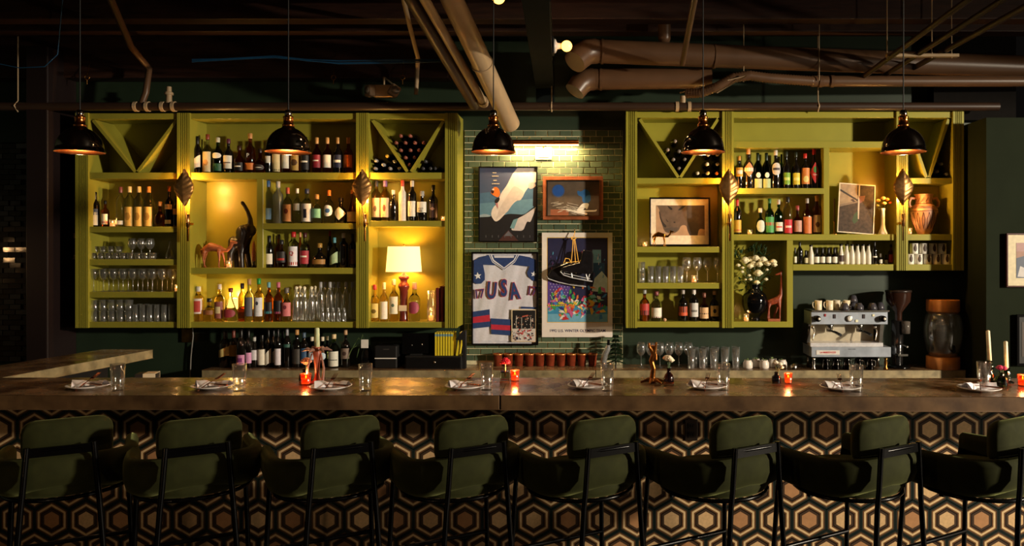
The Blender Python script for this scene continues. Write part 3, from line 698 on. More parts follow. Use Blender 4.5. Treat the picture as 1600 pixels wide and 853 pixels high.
# clear carafes with round white stoppers, then tall clear swing bottles
for i, (x, dz) in enumerate([(463, 0), (475.5, 0), (486.5, 0), (468.5, .1), (492.5, .09)]):
    t = bottle(x, 452, 11.5, 'carafe', GLASS2, None, 'rect', None, 'clear juice carafe with round white stopper, %s from left in the group of five' % ORD[[0, 2, 3, 1, 4][i]], '', 503, 6.78+dz, 'stoppered carafes', nm='carafe', cat='carafe')
    h = ZZ(452, 6.78)-ZZ(503, ZF)
    M().ell((0, 0, h+.012), .016, 10, 8).lathe([(0, h-.03), (.008, h-.03), (.009, h+.002)], 8).obj('stopper', WAX, t)
for i, (x, dz) in enumerate([(501, 0), (515.5, 0), (529, 0), (508, .1), (522, .1), (541, .05), (551, .05)]):
    bottle(x, 441, 11.5, 'tall', GLASS, None, 'rect', (150, 150, 150), 'tall clear unlabelled water bottle, %s from left of seven behind the vials' % ORD[[0, 2, 4, 1, 3, 5, 6][i]], '', 503, 6.8+dz, 'clear water bottles', nm='water_bottle')
for i, x in enumerate([504, 512.5, 521, 529.5, 538]):
    bottle(x, 481, 6.5, 'carafe', GLASS2, None, 'rect', None, 'small clear cordial vial in front of the water bottles, %s from the left' % ORD[i], '', 503, 6.715, 'small clear vials', nm='vial', cat='vial')
row('shelf above table lamp', 345.3, 'bottles above the table lamp', [
 (588, 283, 14, 'tall', PALE, (226, 196, 150), 'rect', (50, 50, 54), 'bottle with two cream labels and dark cap', {'zr': (.1, .58), 'mark': ((110, 80, 60), .3, .6, .3, 'oval')}),
 (602, 283, 14, 'tall', PALE, (226, 190, 140), 'rect', (110, 80, 130), 'bottle with two cream labels and violet cap', {'zr': (.1, .58), 'mark': ((110, 60, 40), .3, .65, .3, 'oval')}),
 (614.5, 298, 13, 'spirit', DK, None, 'rect', (226, 214, 196), 'short black bottle with ivory cap'),
 (629, 282.5, 12, 'tall', mat('wrapped_paper', (226, 214, 196), .6), None, 'rect', (196, 70, 50), 'bottle wrapped in white paper with red cap'),
 (644, 283, 13, 'tall', DK, W_, 'rect', (206, 196, 180), 'dark bottle with pale rectangular label', {'zr': (.12, .5)}),
 (659.5, 300, 16, 'squat', DK, W_, 'rect', (160, 156, 150), 'square bottle with OLD ELK label', {'zr': (.3, .66), 'txt': ('OLD\nELK', .022, BK, .10)}),
 (677, 290, 14.5, 'spirit', DK, (60, 40, 40), 'rect', BK, 'black bottle with shield label', {'mark': ((170, 130, 110), .5, .75, .5, 'diamond')}),
])
row('beside the table lamp', 503, 'bottles beside the table lamp', [
 (585.5, 446, 14, 'spirit', PALE, (222, 196, 110), 'rect', (176, 40, 40), 'bottle with yellow label and red capsule', {'mark': ((110, 90, 30), .3, .6, .5, 'oval')}),
 (600, 442.5, 13.5, 'taper', PALE, W_, 'rect', (226, 200, 150), 'clear bottle with narrow white label', {'zr': (.06, .52)}),
 (615.5, 437.5, 14.5, 'spirit', PALE, (226, 220, 190), 'rect', (226, 196, 150), 'tall clear bottle with botanical label', {'zr': (.18, .6), 'mark': ((90, 110, 90), .4, .6, .3, 'oval')}),
 (647.6, 442.5, 18, 'taper', CL, (150, 60, 80), 'oval', (190, 130, 100), 'stout clear bottle with red floral label', {'zr': (.2, .52)}),
])
row('shelf below rhino print glassware', 502.8, 'whiskeys under the glassware', [
 (1007, 453, 15.5, 'spirit', WH, (176, 50, 44), 'rect', (150, 150, 150), 'bottle with red and black label', {'zr': (.2, .56), 'mark': ((30, 24, 24), .0, .4, 1, 'rect')}),
 (1025.7, 456, 17, 'spirit', CL, W_, 'rect', (120, 60, 66), 'stout clear bottle with white label', {'zr': (.12, .46), 'mark': ((120, 50, 40), .0, .12, 1, 'rect')}),
 (1067, 453.5, 15, 'spirit', DK, (206, 84, 44), 'rect', (170, 160, 150), 'dark bottle with black and orange label', {'zr': (.18, .48), 'mark': (BK, .35, 1.0, 1, 'rect')}),
 (1084, 452.5, 14.5, 'tall', DK, (206, 202, 196), 'rect', (220, 210, 200), 'dark bottle with tall pale grey label', {'zr': (.14, .58), 'mark': ((120, 116, 110), .35, .5, .6, 'rect')}),
 (1100, 458.5, 15, 'squat', AM, (226, 180, 130), 'rect', (120, 70, 50), 'round shouldered bottle with peach labels', {'zr': (.1, .5), 'mark': ((40, 24, 20), .38, .5, 1, 'rect')}),
 (1116, 455, 13.5, 'spirit', DK, (230, 196, 120), 'rect', (200, 150, 90), 'dark bottle with yellow label bearing black figures', {'zr': (.16, .52), 'mark': ((40, 30, 20), .3, .7, .35, 'oval')}),
])
row('upper shelf right of rhino', 294.3, 'bottles on the amaro shelf', [
 (1155, 245, 12, 'spirit', DK, (214, 160, 50), 'rect', (214, 150, 60), 'dark bottle with yellow diamond label', {'zr': (.38, .66), 'mark': (W_, .3, .7, .7, 'rect')}),
 (1169.3, 234, 15.5, 'spirit', DK, (214, 130, 80), 'diamond', (206, 150, 90), 'black bottle with orange diamond label', {'zr': (.3, .68), 'mark': (W_, .38, .62, .9, 'rect')}),
 (1184, 239, 13, 'wine', GN, (190, 190, 140), 'rect', (20, 40, 30), 'first green bottle with cream label and round seal', {'zr': (.03, .28), 'mark': (W_, 1.1, 1.7, .5, 'oval')}),
 (1197.5, 239, 13, 'wine', GN, (180, 190, 130), 'rect', (20, 40, 30), 'second green bottle with cream label and round seal', {'zr': (.03, .28), 'mark': (W_, 1.1, 1.7, .5, 'oval')}),
 (1212, 236, 14.5, 'spirit', DK, (206, 196, 184), 'oval', (206, 196, 184), 'dark bottle with white oval label', {'zr': (.36, .68), 'mark': ((70, 60, 60), .4, .6, .7, 'rect')}),
 (1221, 241, 8, 'wine', GN, None, 'rect', (20, 40, 30), 'dark green bottle half hidden behind the green label', {'dz': .1}),
 (1228.5, 238, 12.5, 'spirit', DK, (120, 160, 40), 'rect', (30, 40, 30), 'bottle with bright green label', {'zr': (.12, .44), 'mark': ((200, 214, 110), .35, .6, .7, 'rect')}),
 (1243.5, 239, 12.5, 'spirit', DK, (214, 190, 50), 'rect', (30, 40, 30), 'bottle with bright yellow label', {'zr': (.12, .44), 'mark': ((240, 226, 120), .35, .6, .7, 'rect')}),
 (1258, 241, 13.5, 'spirit', DK, (214, 130, 60), 'rect', (186, 44, 36), 'bottle with orange pictorial label and red cap', {'zr': (.14, .6), 'mark': ((226, 206, 120), .1, .5, .6, 'oval')}),
 (1272, 234.5, 14, 'spirit', DK, (186, 40, 36), 'diamond', (170, 30, 40), 'bottle with red diamond artichoke label', {'zr': (.14, .68), 'mark': ((70, 130, 60), .5, .8, .35, 'oval'), 'txt': ('Cynar', .018, W_, .125)}),
])
row('shelf above flower bay', 366.3, 'bottles on the vermouth shelf', [
 (1152, 310, 12.5, 'wine', DK, (226, 170, 60), 'rect', (200, 60, 50), 'dark bottle with yellow and red label', {'zr': (.06, .4), 'mark': ((190, 60, 40), .1, .25, 1, 'rect')}),
 (1188, 326.5, 13.5, 'squat', GN, (196, 206, 190), 'oval', (200, 190, 170), 'small green bottle with pale oval label', {'zr': (.1, .56)}),
 (1202.3, 311.5, 14, 'spirit', GN, (70, 150, 80), 'rect', (30, 90, 50), 'green bottle with green and red label', {'zr': (.06, .5), 'mark': ((190, 60, 50), .45, .65, 1, 'rect')}),
 (1216.5, 313, 13, 'spirit', GN, (214, 210, 196), 'rect', (200, 190, 180), 'dark green bottle with white label', {'zr': (.1, .36), 'mark': ((190, 50, 40), .4, .55, .7, 'rect')}),
 (1230.8, 308, 14, 'tall', CL, (190, 40, 50), 'rect', (30, 28, 30), 'bottle with bright red label', {'zr': (.04, .4), 'mark': ((230, 200, 190), .4, .55, .6, 'rect')}),
 (1246, 322.5, 13.5, 'squat', WH, (190, 140, 120), 'rect', (150, 60, 60), 'short bottle with dark and pink label', {'zr': (.1, .5)}),
 (1261, 311, 14, 'spirit', WH, (206, 116, 60), 'rect', (170, 160, 150), 'bottle with burnt orange label', {'zr': (.03, .5)}),
 (1276.3, 306, 13, 'tall', AM, (214, 196, 160), 'rect', (206, 150, 80), 'bottle with cream label and golden cap', {'zr': (.06, .5), 'mark': ((110, 80, 60), .3, .6, .5, 'oval')}),
])
row('low shelf left of enamel cups', 413.3, 'bottles on the bitters shelf', [
 (1242.5, 387, 5, 'drop', CL, W_, 'rect', BK, 'narrow white labelled vial'),
 (1249.5, 378, 9.5, 'wine', DK, None, 'rect', BK, 'tall black bottle beside the shelf divider'),
 (1259, 391, 6.5, 'drop', DK, (206, 196, 150), 'rect', BK, 'tiny brown bottle with cream label'),
 (1267, 383, 9, 'milk', MILKG, None, 'rect', BK, 'first white bottle with black lid standing alone'),
])
for i, x in enumerate([1276, 1285, 1294.5, 1304]):
    bottle(x, 387, 8.4, 'drop', DK, W_, 'rect', BK, 'black dropper bottle with white label, %s of four on low shelf left of enamel cups' % ORD[i], '', 413.3, 6.775, 'black dropper bottles')
for i, x in enumerate([1314, 1322.8, 1331.3, 1339.9, 1348.5, 1357]):
    bottle(x, 382, 8.3, 'milk', MILKG, ((70, 50, 46) if i == 0 else None), 'rect', BK, 'white bottle with black lid' + (', dark label, ' if i == 0 else ', ') + '%s of six on shelf left of cups' % ORD[i], '', 413.3, 6.775, 'white lidded bottles')
row('low shelf left of enamel cups', 413.3, 'bottles on the bitters shelf', [
 (1366.6, 377, 7.5, 'wine', DK, W_, 'rect', BK, 'tall black bottle with narrow stripe label', {'zr': (.3, .36)}),
 (1376, 396, 7.5, 'drop', DK, W_, 'hex', (200, 190, 180), 'tiny black bottle with white label'),
 (1384.3, 398, 6, 'drop', WH, W_, 'rect', BK, 'tiny red brown bottle'),
 (1392, 382, 8.5, 'spirit', AM, (176, 50, 36), 'rect', (40, 30, 30), 'bottle with brick red label'),
])
# wine bottles lying in the V racks: dark body, pale foil disc
def lying(px_, py_, col, label, group):
    p = px(px_, py_, 6.72)
    t = thing('wine_bottle', label, 'wine bottle', p, 0, group)
    k = 'lie'
    if k not in mc: mc[k] = M().lathe([(0, -.014), (.015, -.014), (.0155, .0), (.014, .002), (.0135, -.07), (.0135, .0)], 12).mesh('x', DK)
    kb = ('lieb',)
    if kb not in mc: mc[kb] = M().lathe([(.0135, .0), (.014, -.07), (.034, -.12), (.0345, -.225), (0, -.225)], 14, axis='y').mesh('glass_body', DK)
    put('glass_body', mc[kb], t)
    kc = ('liec', col)
    if kc not in mc: mc[kc] = M().lathe([(.0145, -.04), (.0150, .0), (.0145, .003), (0, .003)], 12, axis='y').mesh('foil', mat('foil_%d_%d_%d' % col, col, .35, vary=.1))
    put('foil', mc[kc], t)
R1, R2 = (150, 84, 66), (150, 150, 150)
def Z3(a, b): return (400+a/4.265, 160+b/4.265)
def Z7(a, b): return (970+a/4.49, 160+b/4.49)
RW5 = ['top', 'second', 'third', 'fourth', 'bottom']
for (a, b), (r_, c_) in zip([(962,222),(1025,222),(932,268),(993,268),(1057,268),(1117,268),(963,318),(1027,318),(1085,318),(995,367),(1055,367),(1022,415)], [(0,0),(0,1),(1,0),(1,1),(1,2),(1,3),(2,0),(2,1),(2,2),(3,0),(3,1),(4,0)]):
    lying(*Z3(a, b), R1, 'red foiled wine bottle in V rack above table lamp, %s row, %s from left' % (RW5[r_], ORD[c_]), 'wine bottles in the V above the lamp')
for k_, ((a, b), c) in enumerate(zip([(797,387),(872,357),(847,415),(793,440),(892,440),(922,393),(955,440)], [R2, (214, 170, 60), R2, R2, R2, R2, R2])):
    lying(*Z3(a, b), c, ('gold foiled wine bottle' if c[2] == 60 else 'silver foiled wine bottle, %s highest' % ORD[k_ if k_ < 1 else [0, 0, 3, 4, 5, 2, 6][k_]])+', heap left of the V above table lamp', 'wine bottles left of the V above the lamp')
for k_, (a, b) in enumerate([(1128,393),(1112,440),(1162,440),(1195,440)]):
    lying(*Z3(a, b), (60, 60, 64), 'dim wine bottle right of the V above table lamp, '+['topmost', 'lower left', 'lower middle', 'lower right'][k_], 'wine bottles right of the V above the lamp')
for (a, b), w4 in zip([(382,272),(330,332),(410,343),(490,340),(370,400),(450,400),(410,463)], ['top row', 'second row, leftmost', 'second row, middle', 'second row, rightmost', 'third row, left', 'third row, right', 'bottom point']):
    lying(*Z7(a, b), (140, 126, 116), 'pale foiled wine bottle inside V rack above rhino print, '+w4, 'wine bottles in the V above the rhino print')
for ((a, b), c), w4 in zip(zip([(615,365),(680,365),(607,432),(680,432),(540,497),(610,497),(675,497)], [(190, 182, 164)]*6+[(214, 140, 70)]), ['top left', 'top right', 'middle left', 'middle right', 'bottom left', 'bottom middle', 'bottom right']):
    lying(*Z7(a, b), c, ('orange foiled' if c[2] == 70 else 'white foiled')+' wine bottle right of the V above rhino print, '+w4, 'wine bottles right of the V above the rhino')
for a, b, w4 in [(1464, 268, 'left'), (1479, 272, 'right'), (1470.5, 256, 'top')]:
    lying(a, b, (90, 90, 96), 'grey foiled wine bottle in the rack above the amphora, %s one of three' % w4, 'wine bottles above the amphora')
# ------------------------------------------------------------------ glassware
def tumbler_mesh(r0, r1, h, base=.012, n=16, gm=GLASS, t=.0022):
    k = ('tumb', r0, r1, h, gm.name)
    if k not in mc: mc[k] = M().lathe([(0, 0), (r0*.96, 0), (r0, .003), (r1, h), (r1-t, h), (r0-t, base+.002), (r0-t-.004, base), (0, base)], n).mesh('glass', gm)
    return mc[k]
def wineglass_mesh(r, h, kind='wine', n=18):
    k = ('wg', r, h, kind)
    if k in mc: return mc[k]
    b = .46*h; t = .0018
    if kind == 'wine': bowl = [(.004, b), (.5*r, b+.04*h), (.86*r, b+.14*h), (r, b+.26*h), (.98*r, b+.36*h), (.78*r, h)]
    else: bowl = [(.004, .5*h), (.4*r, .53*h), (.8*r, .63*h), (.96*r, .78*h), (r, h)]
    inn = [(max(x-t, 0), z+(.004 if i == 0 else .0006*i)) for i, (x, z) in enumerate(bowl)][::-1]
    inn[0] = (bowl[-1][0]-t, h); inn[-1] = (0, bowl[0][1]+.006)
    mc[k] = M().lathe([(0, 0), (.62*r, 0), (.64*r, .002), (.2*r, .006), (.0035, .018), (.0032, bowl[0][1]-.008)]+bowl+inn, n).mesh('glass', GLASS)
    return mc[k]
def glass(nm, me, x, Z, z, label, group, cat='glass'):
    o = put(nm, me, None, (x, Z, z)); o.rotation_euler.z = random.uniform(0, 6)
    return tag(o, label, cat, group)
s1 = lambda y: ZZ(y, ZF)
t_small = tumbler_mesh(.024, .033, .056)
for k in range(9):
    for dz in range(2):
        glass('coupe_glass' if 0 else 'punch_glass', t_small, X(146.5+k*11.6, 6.74+dz*.1)+(.03 if dz else 0), 6.735+dz*.1, s1(405), 'small clear glass, %s from left, %s row on third left bay shelf' % (ORD[k], ['front', 'back'][dz]), 'small glasses on the third left bay shelf')
for k in range(4):
    glass('punch_glass', t_small, X(148+k*12.4, 6.78), 6.785, s1(405)+.0575, 'small clear glass stacked on the front row, %s from left, third left bay shelf' % ORD[k], 'stacked small glasses')
wg = wineglass_mesh(.036, .182)
for i, x in enumerate([207, 221, 234.5]):
    glass('wine_glass', wg, X(x, 6.74), 6.74, s1(405), 'clear wine glass beside the small glasses, %s of three on third left bay shelf' % ORD[i], 'wine glasses on the third left bay shelf', 'wine glass')
glass('carafe', bottle_mesh('cone', .036, .155, GLASS), X(265.5, 6.76), 6.76, s1(405), 'small clear conical carafe at the right end of third left bay shelf', None, 'carafe')
wg2 = wineglass_mesh(.038, .2, 'coupe')
for k in range(9):
    glass('wine_glass', wg2, X(147+k*15.3, 6.74), 6.735, s1(456), 'clear stemmed glass, %s from the left in the front row of fourth left bay shelf' % ORD[k], 'stemmed glasses on the fourth left bay shelf', 'wine glass')
for k in range(8):
    glass('wine_glass', wg2, X(154+k*15.3, 6.83), 6.835, s1(456), 'clear stemmed glass, %s from left in the back row of fourth left bay shelf' % ORD[k], 'back row of stemmed glasses, left bay', 'wine glass')
t_med = tumbler_mesh(.029, .034, .094, gm=GLASS2)
for k in range(5):
    for lv in range(2):
        glass('tumbler', t_med, X(148.5+k*13.4, 6.74), 6.735, s1(503)+lv*.0955, 'clear tumbler, %s stack from the left on the bottom left bay shelf, %s' % (ORD[k], 'on top' if lv else 'at the bottom'), 'stacked tumblers on the bottom left bay shelf', 'tumbler')
t_hi = tumbler_mesh(.024, .026, .148, gm=GLASS2)
for k in range(6):
    glass('highball_glass', t_hi, X(212.5+k*11.2, 6.74), 6.735, s1(503), 'clear highball glass, %s from the left on the bottom left bay shelf' % ORD[k], 'highballs on the bottom left bay shelf', 'highball glass')
for k in range(5):
    glass('highball_glass', t_hi, X(218+k*11.2, 6.82), 6.825, s1(503), 'clear highball glass, %s from left, back row of bottom left bay shelf' % ORD[k], 'back row highballs, left bay', 'highball glass')
t_st = tumbler_mesh(.027, .032, .09, gm=GLASS2)
for k in range(1):
    for lv in range(2):
        glass('tumbler', t_st, X(1002.5, 6.74), 6.735, s1(442)+lv*.0915, 'clear tumbler at left end of shelf under the rhino print, %s one of two' % ('upper' if lv else 'lower'), 'tumbler stack under the rhino print', 'tumbler')
t_h2 = tumbler_mesh(.024, .0285, .143, gm=GLASS2)
for k in range(5):
    glass('highball_glass', t_h2, X(1016.5+k*11.6, 6.74), 6.735, s1(442), 'clear highball glass, %s from the left under the rhino print' % ORD[k], 'highballs under the rhino print', 'highball glass')
for k in range(5):
    glass('highball_glass', t_h2, X(1018+k*11.4, 6.83), 6.83, s1(442), 'clear highball glass, %s from left, back row under the rhino print' % ORD[k], 'back row highballs under the rhino print', 'highball glass')
wg3 = wineglass_mesh(.042, .222)
for k, x in enumerate([1073, 1089.5, 1105.5, 1121]):
    glass('wine_glass', wg3, X(x, 6.8), 6.80, s1(442), 'clear wine glass, %s of four beside the highballs under the rhino print' % ORD[k], 'wine glasses under the rhino print', 'wine glass')
# ------------------------------------------------------------------ votive candles
REDCUP = thin_glass('red_glass_cup', (255, 160, 104), .05, .08)
def votive(x, base_z, Z, h, r, label, red=False, power=.35, glassm=None, cat='votive candle', emit=True):
    t = thing('votive_candle', label, cat, (X(x, Z), Z, base_z))
    gm = glassm or (REDCUP if red else GLASS)
    put('glass_cup', tumbler_mesh(r*.85, r, h, .006, gm=gm), t)
    M().lathe([(0, .0065), (r*.78, .0065), (r*.82, h*.55), (r*.3, h*.53), (0, h*.53)], 14).obj('wax', mat('votive_wax_lit', (255, 190, 110) if not red else (255, 120, 50), .5, emit=.8 if not red else 1.6, ecol=(255, 170, 90) if not red else (255, 90, 30), vary=0) if not red else mat('votive_wax_red', (255, 120, 50), .5, emit=1.3, ecol=(255, 120, 50), vary=0), t)
    M().lathe([(0, h*.56), (.0035, h*.62), (.0045, h*.68), (.002, h*.8), (0, h*.86)], 8).obj('flame', FLAME, t)
    if emit: point('candle_light', (0, 0, h*1.1), power, (1, .52, .18), .012, t)
    return t
votive(176, s1(354.2), 6.74, .062, .026, 'lit glass votive between bottles on the left bay shelf')
votive(358, s1(418.5), 6.72, .062, .028, 'lit glass votive between the wooden camel and the elephant')
votive(693-1, s1(345.3), 6.76, .045, .02, 'small lit votive at the right end of shelf above the table lamp')
votive(1007.5, s1(385.5), 6.74, .045, .024, 'lit votive left of the framed rhino print')
votive(1084.5, s1(442), 6.715, .066, .026, 'lit votive before the wine glasses under the rhino print')
votive(1171.5, s1(366.3), 6.74, .044, .024, 'small votive among bottles above the flower bay', emit=False)
votive(1166, s1(502.8), 6.715, .066, .025, 'lit votive at the foot of the black flower vase')
votive(1421.5, s1(366.3), 6.75, .06, .02, 'small votive left of the amphora')
votive(276, s1(456), 6.70, .06, .018, 'amber votive at the right end of the stemmed glasses shelf')
hv = thing('hurricane_candle', 'tall glass hurricane with a votive, left of the red books', 'candle', (X(673.5, 6.76), 6.76, s1(503.2)))
put('glass_cylinder', tumbler_mesh(.036, .036, .27, .008), hv)
M().lathe([(0, .009), (.02, .009), (.021, .05), (0, .048)], 12).obj('wax', mat('votive_wax_lit', (255, 190, 110)), hv)
M().lathe([(0, .05), (.004, .056), (.0045, .064), (0, .08)], 8).obj('flame', FLAME, hv)
point('candle_light', (0, 0, .09), .3, (1, .52, .18), .012, hv)
for i, (x, h, d) in enumerate([(684.5, .295, 0), (691, .31, 0)]):
    t = thing('book', ['dark red clothbound book standing beside the hurricane candle', 'tall dark red book at the right wall of the lamp bay'][i], 'book', (X(x, 6.72), 6.7, s1(503)), 0, 'red books by the table lamp')
    red = mat('red_book_cloth', (96, 24, 20), .6, vary=.15)
    w2 = .016
    M().box(-w2, -w2+.003, 0, .2, 0, h).box(w2-.003, w2, 0, .2, 0, h).box(-w2, w2, 0, .004, 0, h).obj('cover', red, t)
    M().box(-w2+.003, w2-.003, .005, .195, .003, h-.003).obj('pages', CREAM, t)
t = tag(M().lathe([(0, 0), (.014, 0), (.014, .026), (0, .026)], 12, axis='y').obj('cork', mat('cork', (206, 160, 120), .8), None, (X(1038.6, 6.73), 6.73, ZZ(493, 6.73))), 'round pale cork disc leaning on the dark back between bottles', 'cork')
t.location.z = s1(502.5)+.0141
# ------------------------------------------------------------------ things in the cabinets
t = thing('table_lamp', 'lit table lamp with cream drum shade and turned dark red base', 'table lamp', (X(631, 6.79), 6.79, s1(503)))
hb = ZZ(425, 6.79)-s1(503); ht = ZZ(384.5, 6.79)-s1(503)
SHADE = mat('lit_linen_shade', (255, 226, 170), .8, emit=2.4, ecol=(255, 196, 112), vary=0)
M().lathe([(.155, hb), (.137, ht)], 40).obj('lamp_shade', SHADE, t)
M().lathe([(.157, hb), (.157, hb+.006)], 40).lathe([(.139, ht-.005), (.139, ht)], 40).obj('shade_trim', mat('shade_trim', (214, 170, 110), .7, emit=.5), t)
for k in range(12):
    pass
M().lathe([(0, 0), (.04, 0), (.036, .02), (.033, .16), (.036, .27), (.05, .3), (.046, .32), (.03, .34), (.03, .36), (.046, .375), (.046, .395), (.02, .41), (.012, .44), (.012, .47), (0, .47)], 20).obj('base', mat('dark_red_lacquer', (110, 44, 34), .22, vary=.2, scale=12, coat=.4), t)
M().box(-.034, .034, -.042, -.036, .09, .14).obj('paper_tag', CREAM, t)
M().lathe([(0, ht-.01), (.012, ht), (.01, ht+.012), (0, ht+.02)], 10).obj('finial', BRASS, t)
point('lamp_light', (0, 0, (hb+ht)/2), 11, (1, .56, .17), .05, t)
# small shaded lamp glowing behind the tequila bottles
t = thing('glow_lamp', 'small glowing lamp half hidden behind the tequila bottles', 'lamp', (X(366, 6.90), 6.90, s1(503)))
M().lathe([(0, .14), (.05, .1), (.072, .1), (.045, .19), (0, .2)], 24).obj('lamp_shade', mat('glow_shade', (255, 220, 150), .8, emit=3.2, ecol=(255, 190, 90), vary=0), t)
M().lathe([(0, 0), (.03, 0), (.012, .02), (.01, .1), (0, .1)], 12).obj('base', BRASS, t)
point('lamp_light', (0, -.0, .23), 2.6, (1, .58, .18), .03, t)
def animal(nm, label, cat, x, by, Z, scale, nodes, edges, mt, flip=1, sub=1, base_z=None):
    bz = base_z if base_z is not None else s1(by)
    nodes = [(flip*n[0]*scale, n[1]*scale, n[2]*scale, n[3]*scale) for n in nodes]
    o = body_mesh(nm, nodes, edges, mt, None, (X(x, Z), Z, bz), vox=.010*scale+.0002)
    return tag(o, label, cat)
def camel_graph():
    N = [(.05, 0, .63, .125), (.2, 0, .60, .105), (-.07, 0, .655, .135), (-.22, 0, .585, .11), (-.35, 0, .54, .05),
         (.33, 0, .55, .07), (.44, 0, .54, .055), (.56, 0, .66, .048), (.6, 0, .80, .058), (.73, 0, .785, .04), (.55, 0, .86, .02)]
    E = [(0, 1), (0, 2), (2, 3), (3, 4), (1, 5), (5, 6), (6, 7), (7, 8), (8, 9), (8, 10)]
    def leg(x, y, a, kx, fx):
        i = len(N); N.extend([(x, y, .48, .055), (x+kx, y*1.15, .27, .027), (x+fx, y*1.2, .04, .02), (x+fx+.035, y*1.2, .015, .022)])
        E.extend([(a, i), (i, i+1), (i+1, i+2), (i+2, i+3)])
    leg(.22, -.08, 1, .02, .0); leg(.24, .08, 1, .06, .08); leg(-.24, -.08, 3, -.03, .03); leg(-.26, .08, 3, -.05, -.08)
    i = len(N); N.extend([(-.37, 0, .42, .014), (-.38, 0, .3, .01)]); E.extend([(4, i), (i, i+1)])
    return N, E
CW = mat('carved_orange_wood', (156, 86, 50), .45, vary=.3, scale=25, stretch=(1, 1, 6))
N, E = camel_graph()
animal('camel_figurine', 'carved reddish wooden camel standing left of the elephant', 'figurine', 333, 418.3, 6.74, .278, N, E, CW, sub=2)
animal('camel_figurine', 'small shiny brass camel in front of the framed rhino print', 'figurine', 1030.5, 385.3, 6.71, .165, N, E, mat('shiny_gold', (196, 130, 50), .16, metal=1, vary=.1), sub=2)
# elephant, trunk raised, facing left and up on its shelf
EB = mat('ebony_carving', (34, 26, 22), .35, vary=.3, scale=20, bump=.2)
N = [(.1, 0, .44, .17), (-.08, 0, .45, .15), (.26, 0, .42, .13), (-.26, 0, .60, .11), (-.36, 0, .60, .07), (-.33, 0, .74, .055), (-.2, 0, .84, .05), (-.17, 0, .98, .045), (-.28, 0, 1.1, .035), (-.33, 0, 1.08, .03)]
N = [(.02, 0, .44, .16), (-.12, 0, .46, .14), (.13, 0, .44, .15), (.18, 0, .63, .19), (.29, 0, .67, .16), (.34, 0, .74, .07), (.34, 0, .88, .05), (.26, 0, 1.02, .042), (.17, 0, 1.12, .04), (.11, 0, 1.17, .045)]
E = [(0, 1), (0, 2), (2, 3), (3, 4), (4, 5), (5, 6), (6, 7), (7, 8), (8, 9)]
def lg(x, y, a, fx):
    i = len(N); N.extend([(x, y, .26, .065), (x+fx, y, .008, .06)]); E.extend([(a, i), (i, i+1)])
lg(-.17, -.09, 1, -.02); lg(-.15, .09, 1, .03); lg(.14, -.09, 2, .02); lg(.17, .09, 2, .07)
i = len(N); N.extend([(-.24, 0, .44, .02), (-.27, 0, .3, .014)]); E.extend([(1, i), (i, i+1)])
N = [(a*.62, b, c, d*.8) for a, b, c, d in N]
tE = thing('elephant_figurine', 'tall black carved elephant with trunk raised high beside the camel', 'figurine', (X(373, 6.82), 6.82, s1(418.5)))
body_mesh('body', [(n[0]*.49, n[1]*.49, n[2]*.49, n[3]*.49) for n in N], E, EB, tE, None, .003, 8)
for sy in (-1, 1):
    M().ell((.035, sy*.064, .30), (.040, .008, .062), 12, 8, rot=Matrix.Rotation(.5*sy, 3, 'Z')).obj('ear', EB, tE)
for sy in (-1, 1):
    M().tube([(.085, sy*.02, .275), (.11, sy*.024, .27), (.128, sy*.024, .30)], [.006, .005, .001], 8).obj('tusk', mat('old_ivory', (206, 170, 130), .4), tE)
t = thing('carved_statuette', 'slim carved wooden statuette on a dark foot beside the elephant', 'statuette', (X(396.5, 6.75), 6.75, s1(418.5)))
M().lathe([(.02, .0), (.02, .01), (.008, .03), (.012, .055), (0, .055)], 12).obj('foot', BLACK, t)
M().lathe([(0, .055), (.013, .06), (.016, .12), (.011, .2), (.004, .235), (0, .24)], 10).obj('figure', CW, t)
# giraffe
N = [(0, 0, .40, .065), (.07, 0, .43, .065), (-.09, 0, .37, .055), (.12, 0, .52, .035), (.13, 0, .7, .024), (.13, 0, .88, .02), (.115, 0, .95, .026), (.03, 0, .92, .016), (.15, 0, 1.0, .008)]
E = [(0, 1), (0, 2), (1, 3), (3, 4), (4, 5), (5, 6), (6, 7), (6, 8)]
for x, y, a, fx in [(.09, -.04, 1, .0), (.07, .04, 1, -.06), (-.11, -.04, 2, -.02), (-.1, .04, 2, .01)]:
    i = len(N); N += [(x, y, .28, .022), (x+fx, y, .12, .015), (x+fx, y, .06, .017)]; E += [(a, i), (i, i+1), (i+1, i+2)]
t = thing('giraffe_figurine', 'carved reddish wooden giraffe on a block beside the black flower vase', 'figurine', (X(1210, 6.73), 6.73, s1(502.8)))
body_mesh('body', [(a*.47+.0, b*.47, c*.445, d*.47) for a, b, c, d in N], E, mat('giraffe_wood', (136, 60, 34), .4, vary=.45, scale=60), t, None, .0026, 5)
M().box(-.062, .046, -.03, .03, 0, .024).obj('base', CW, t, bevel=.003)
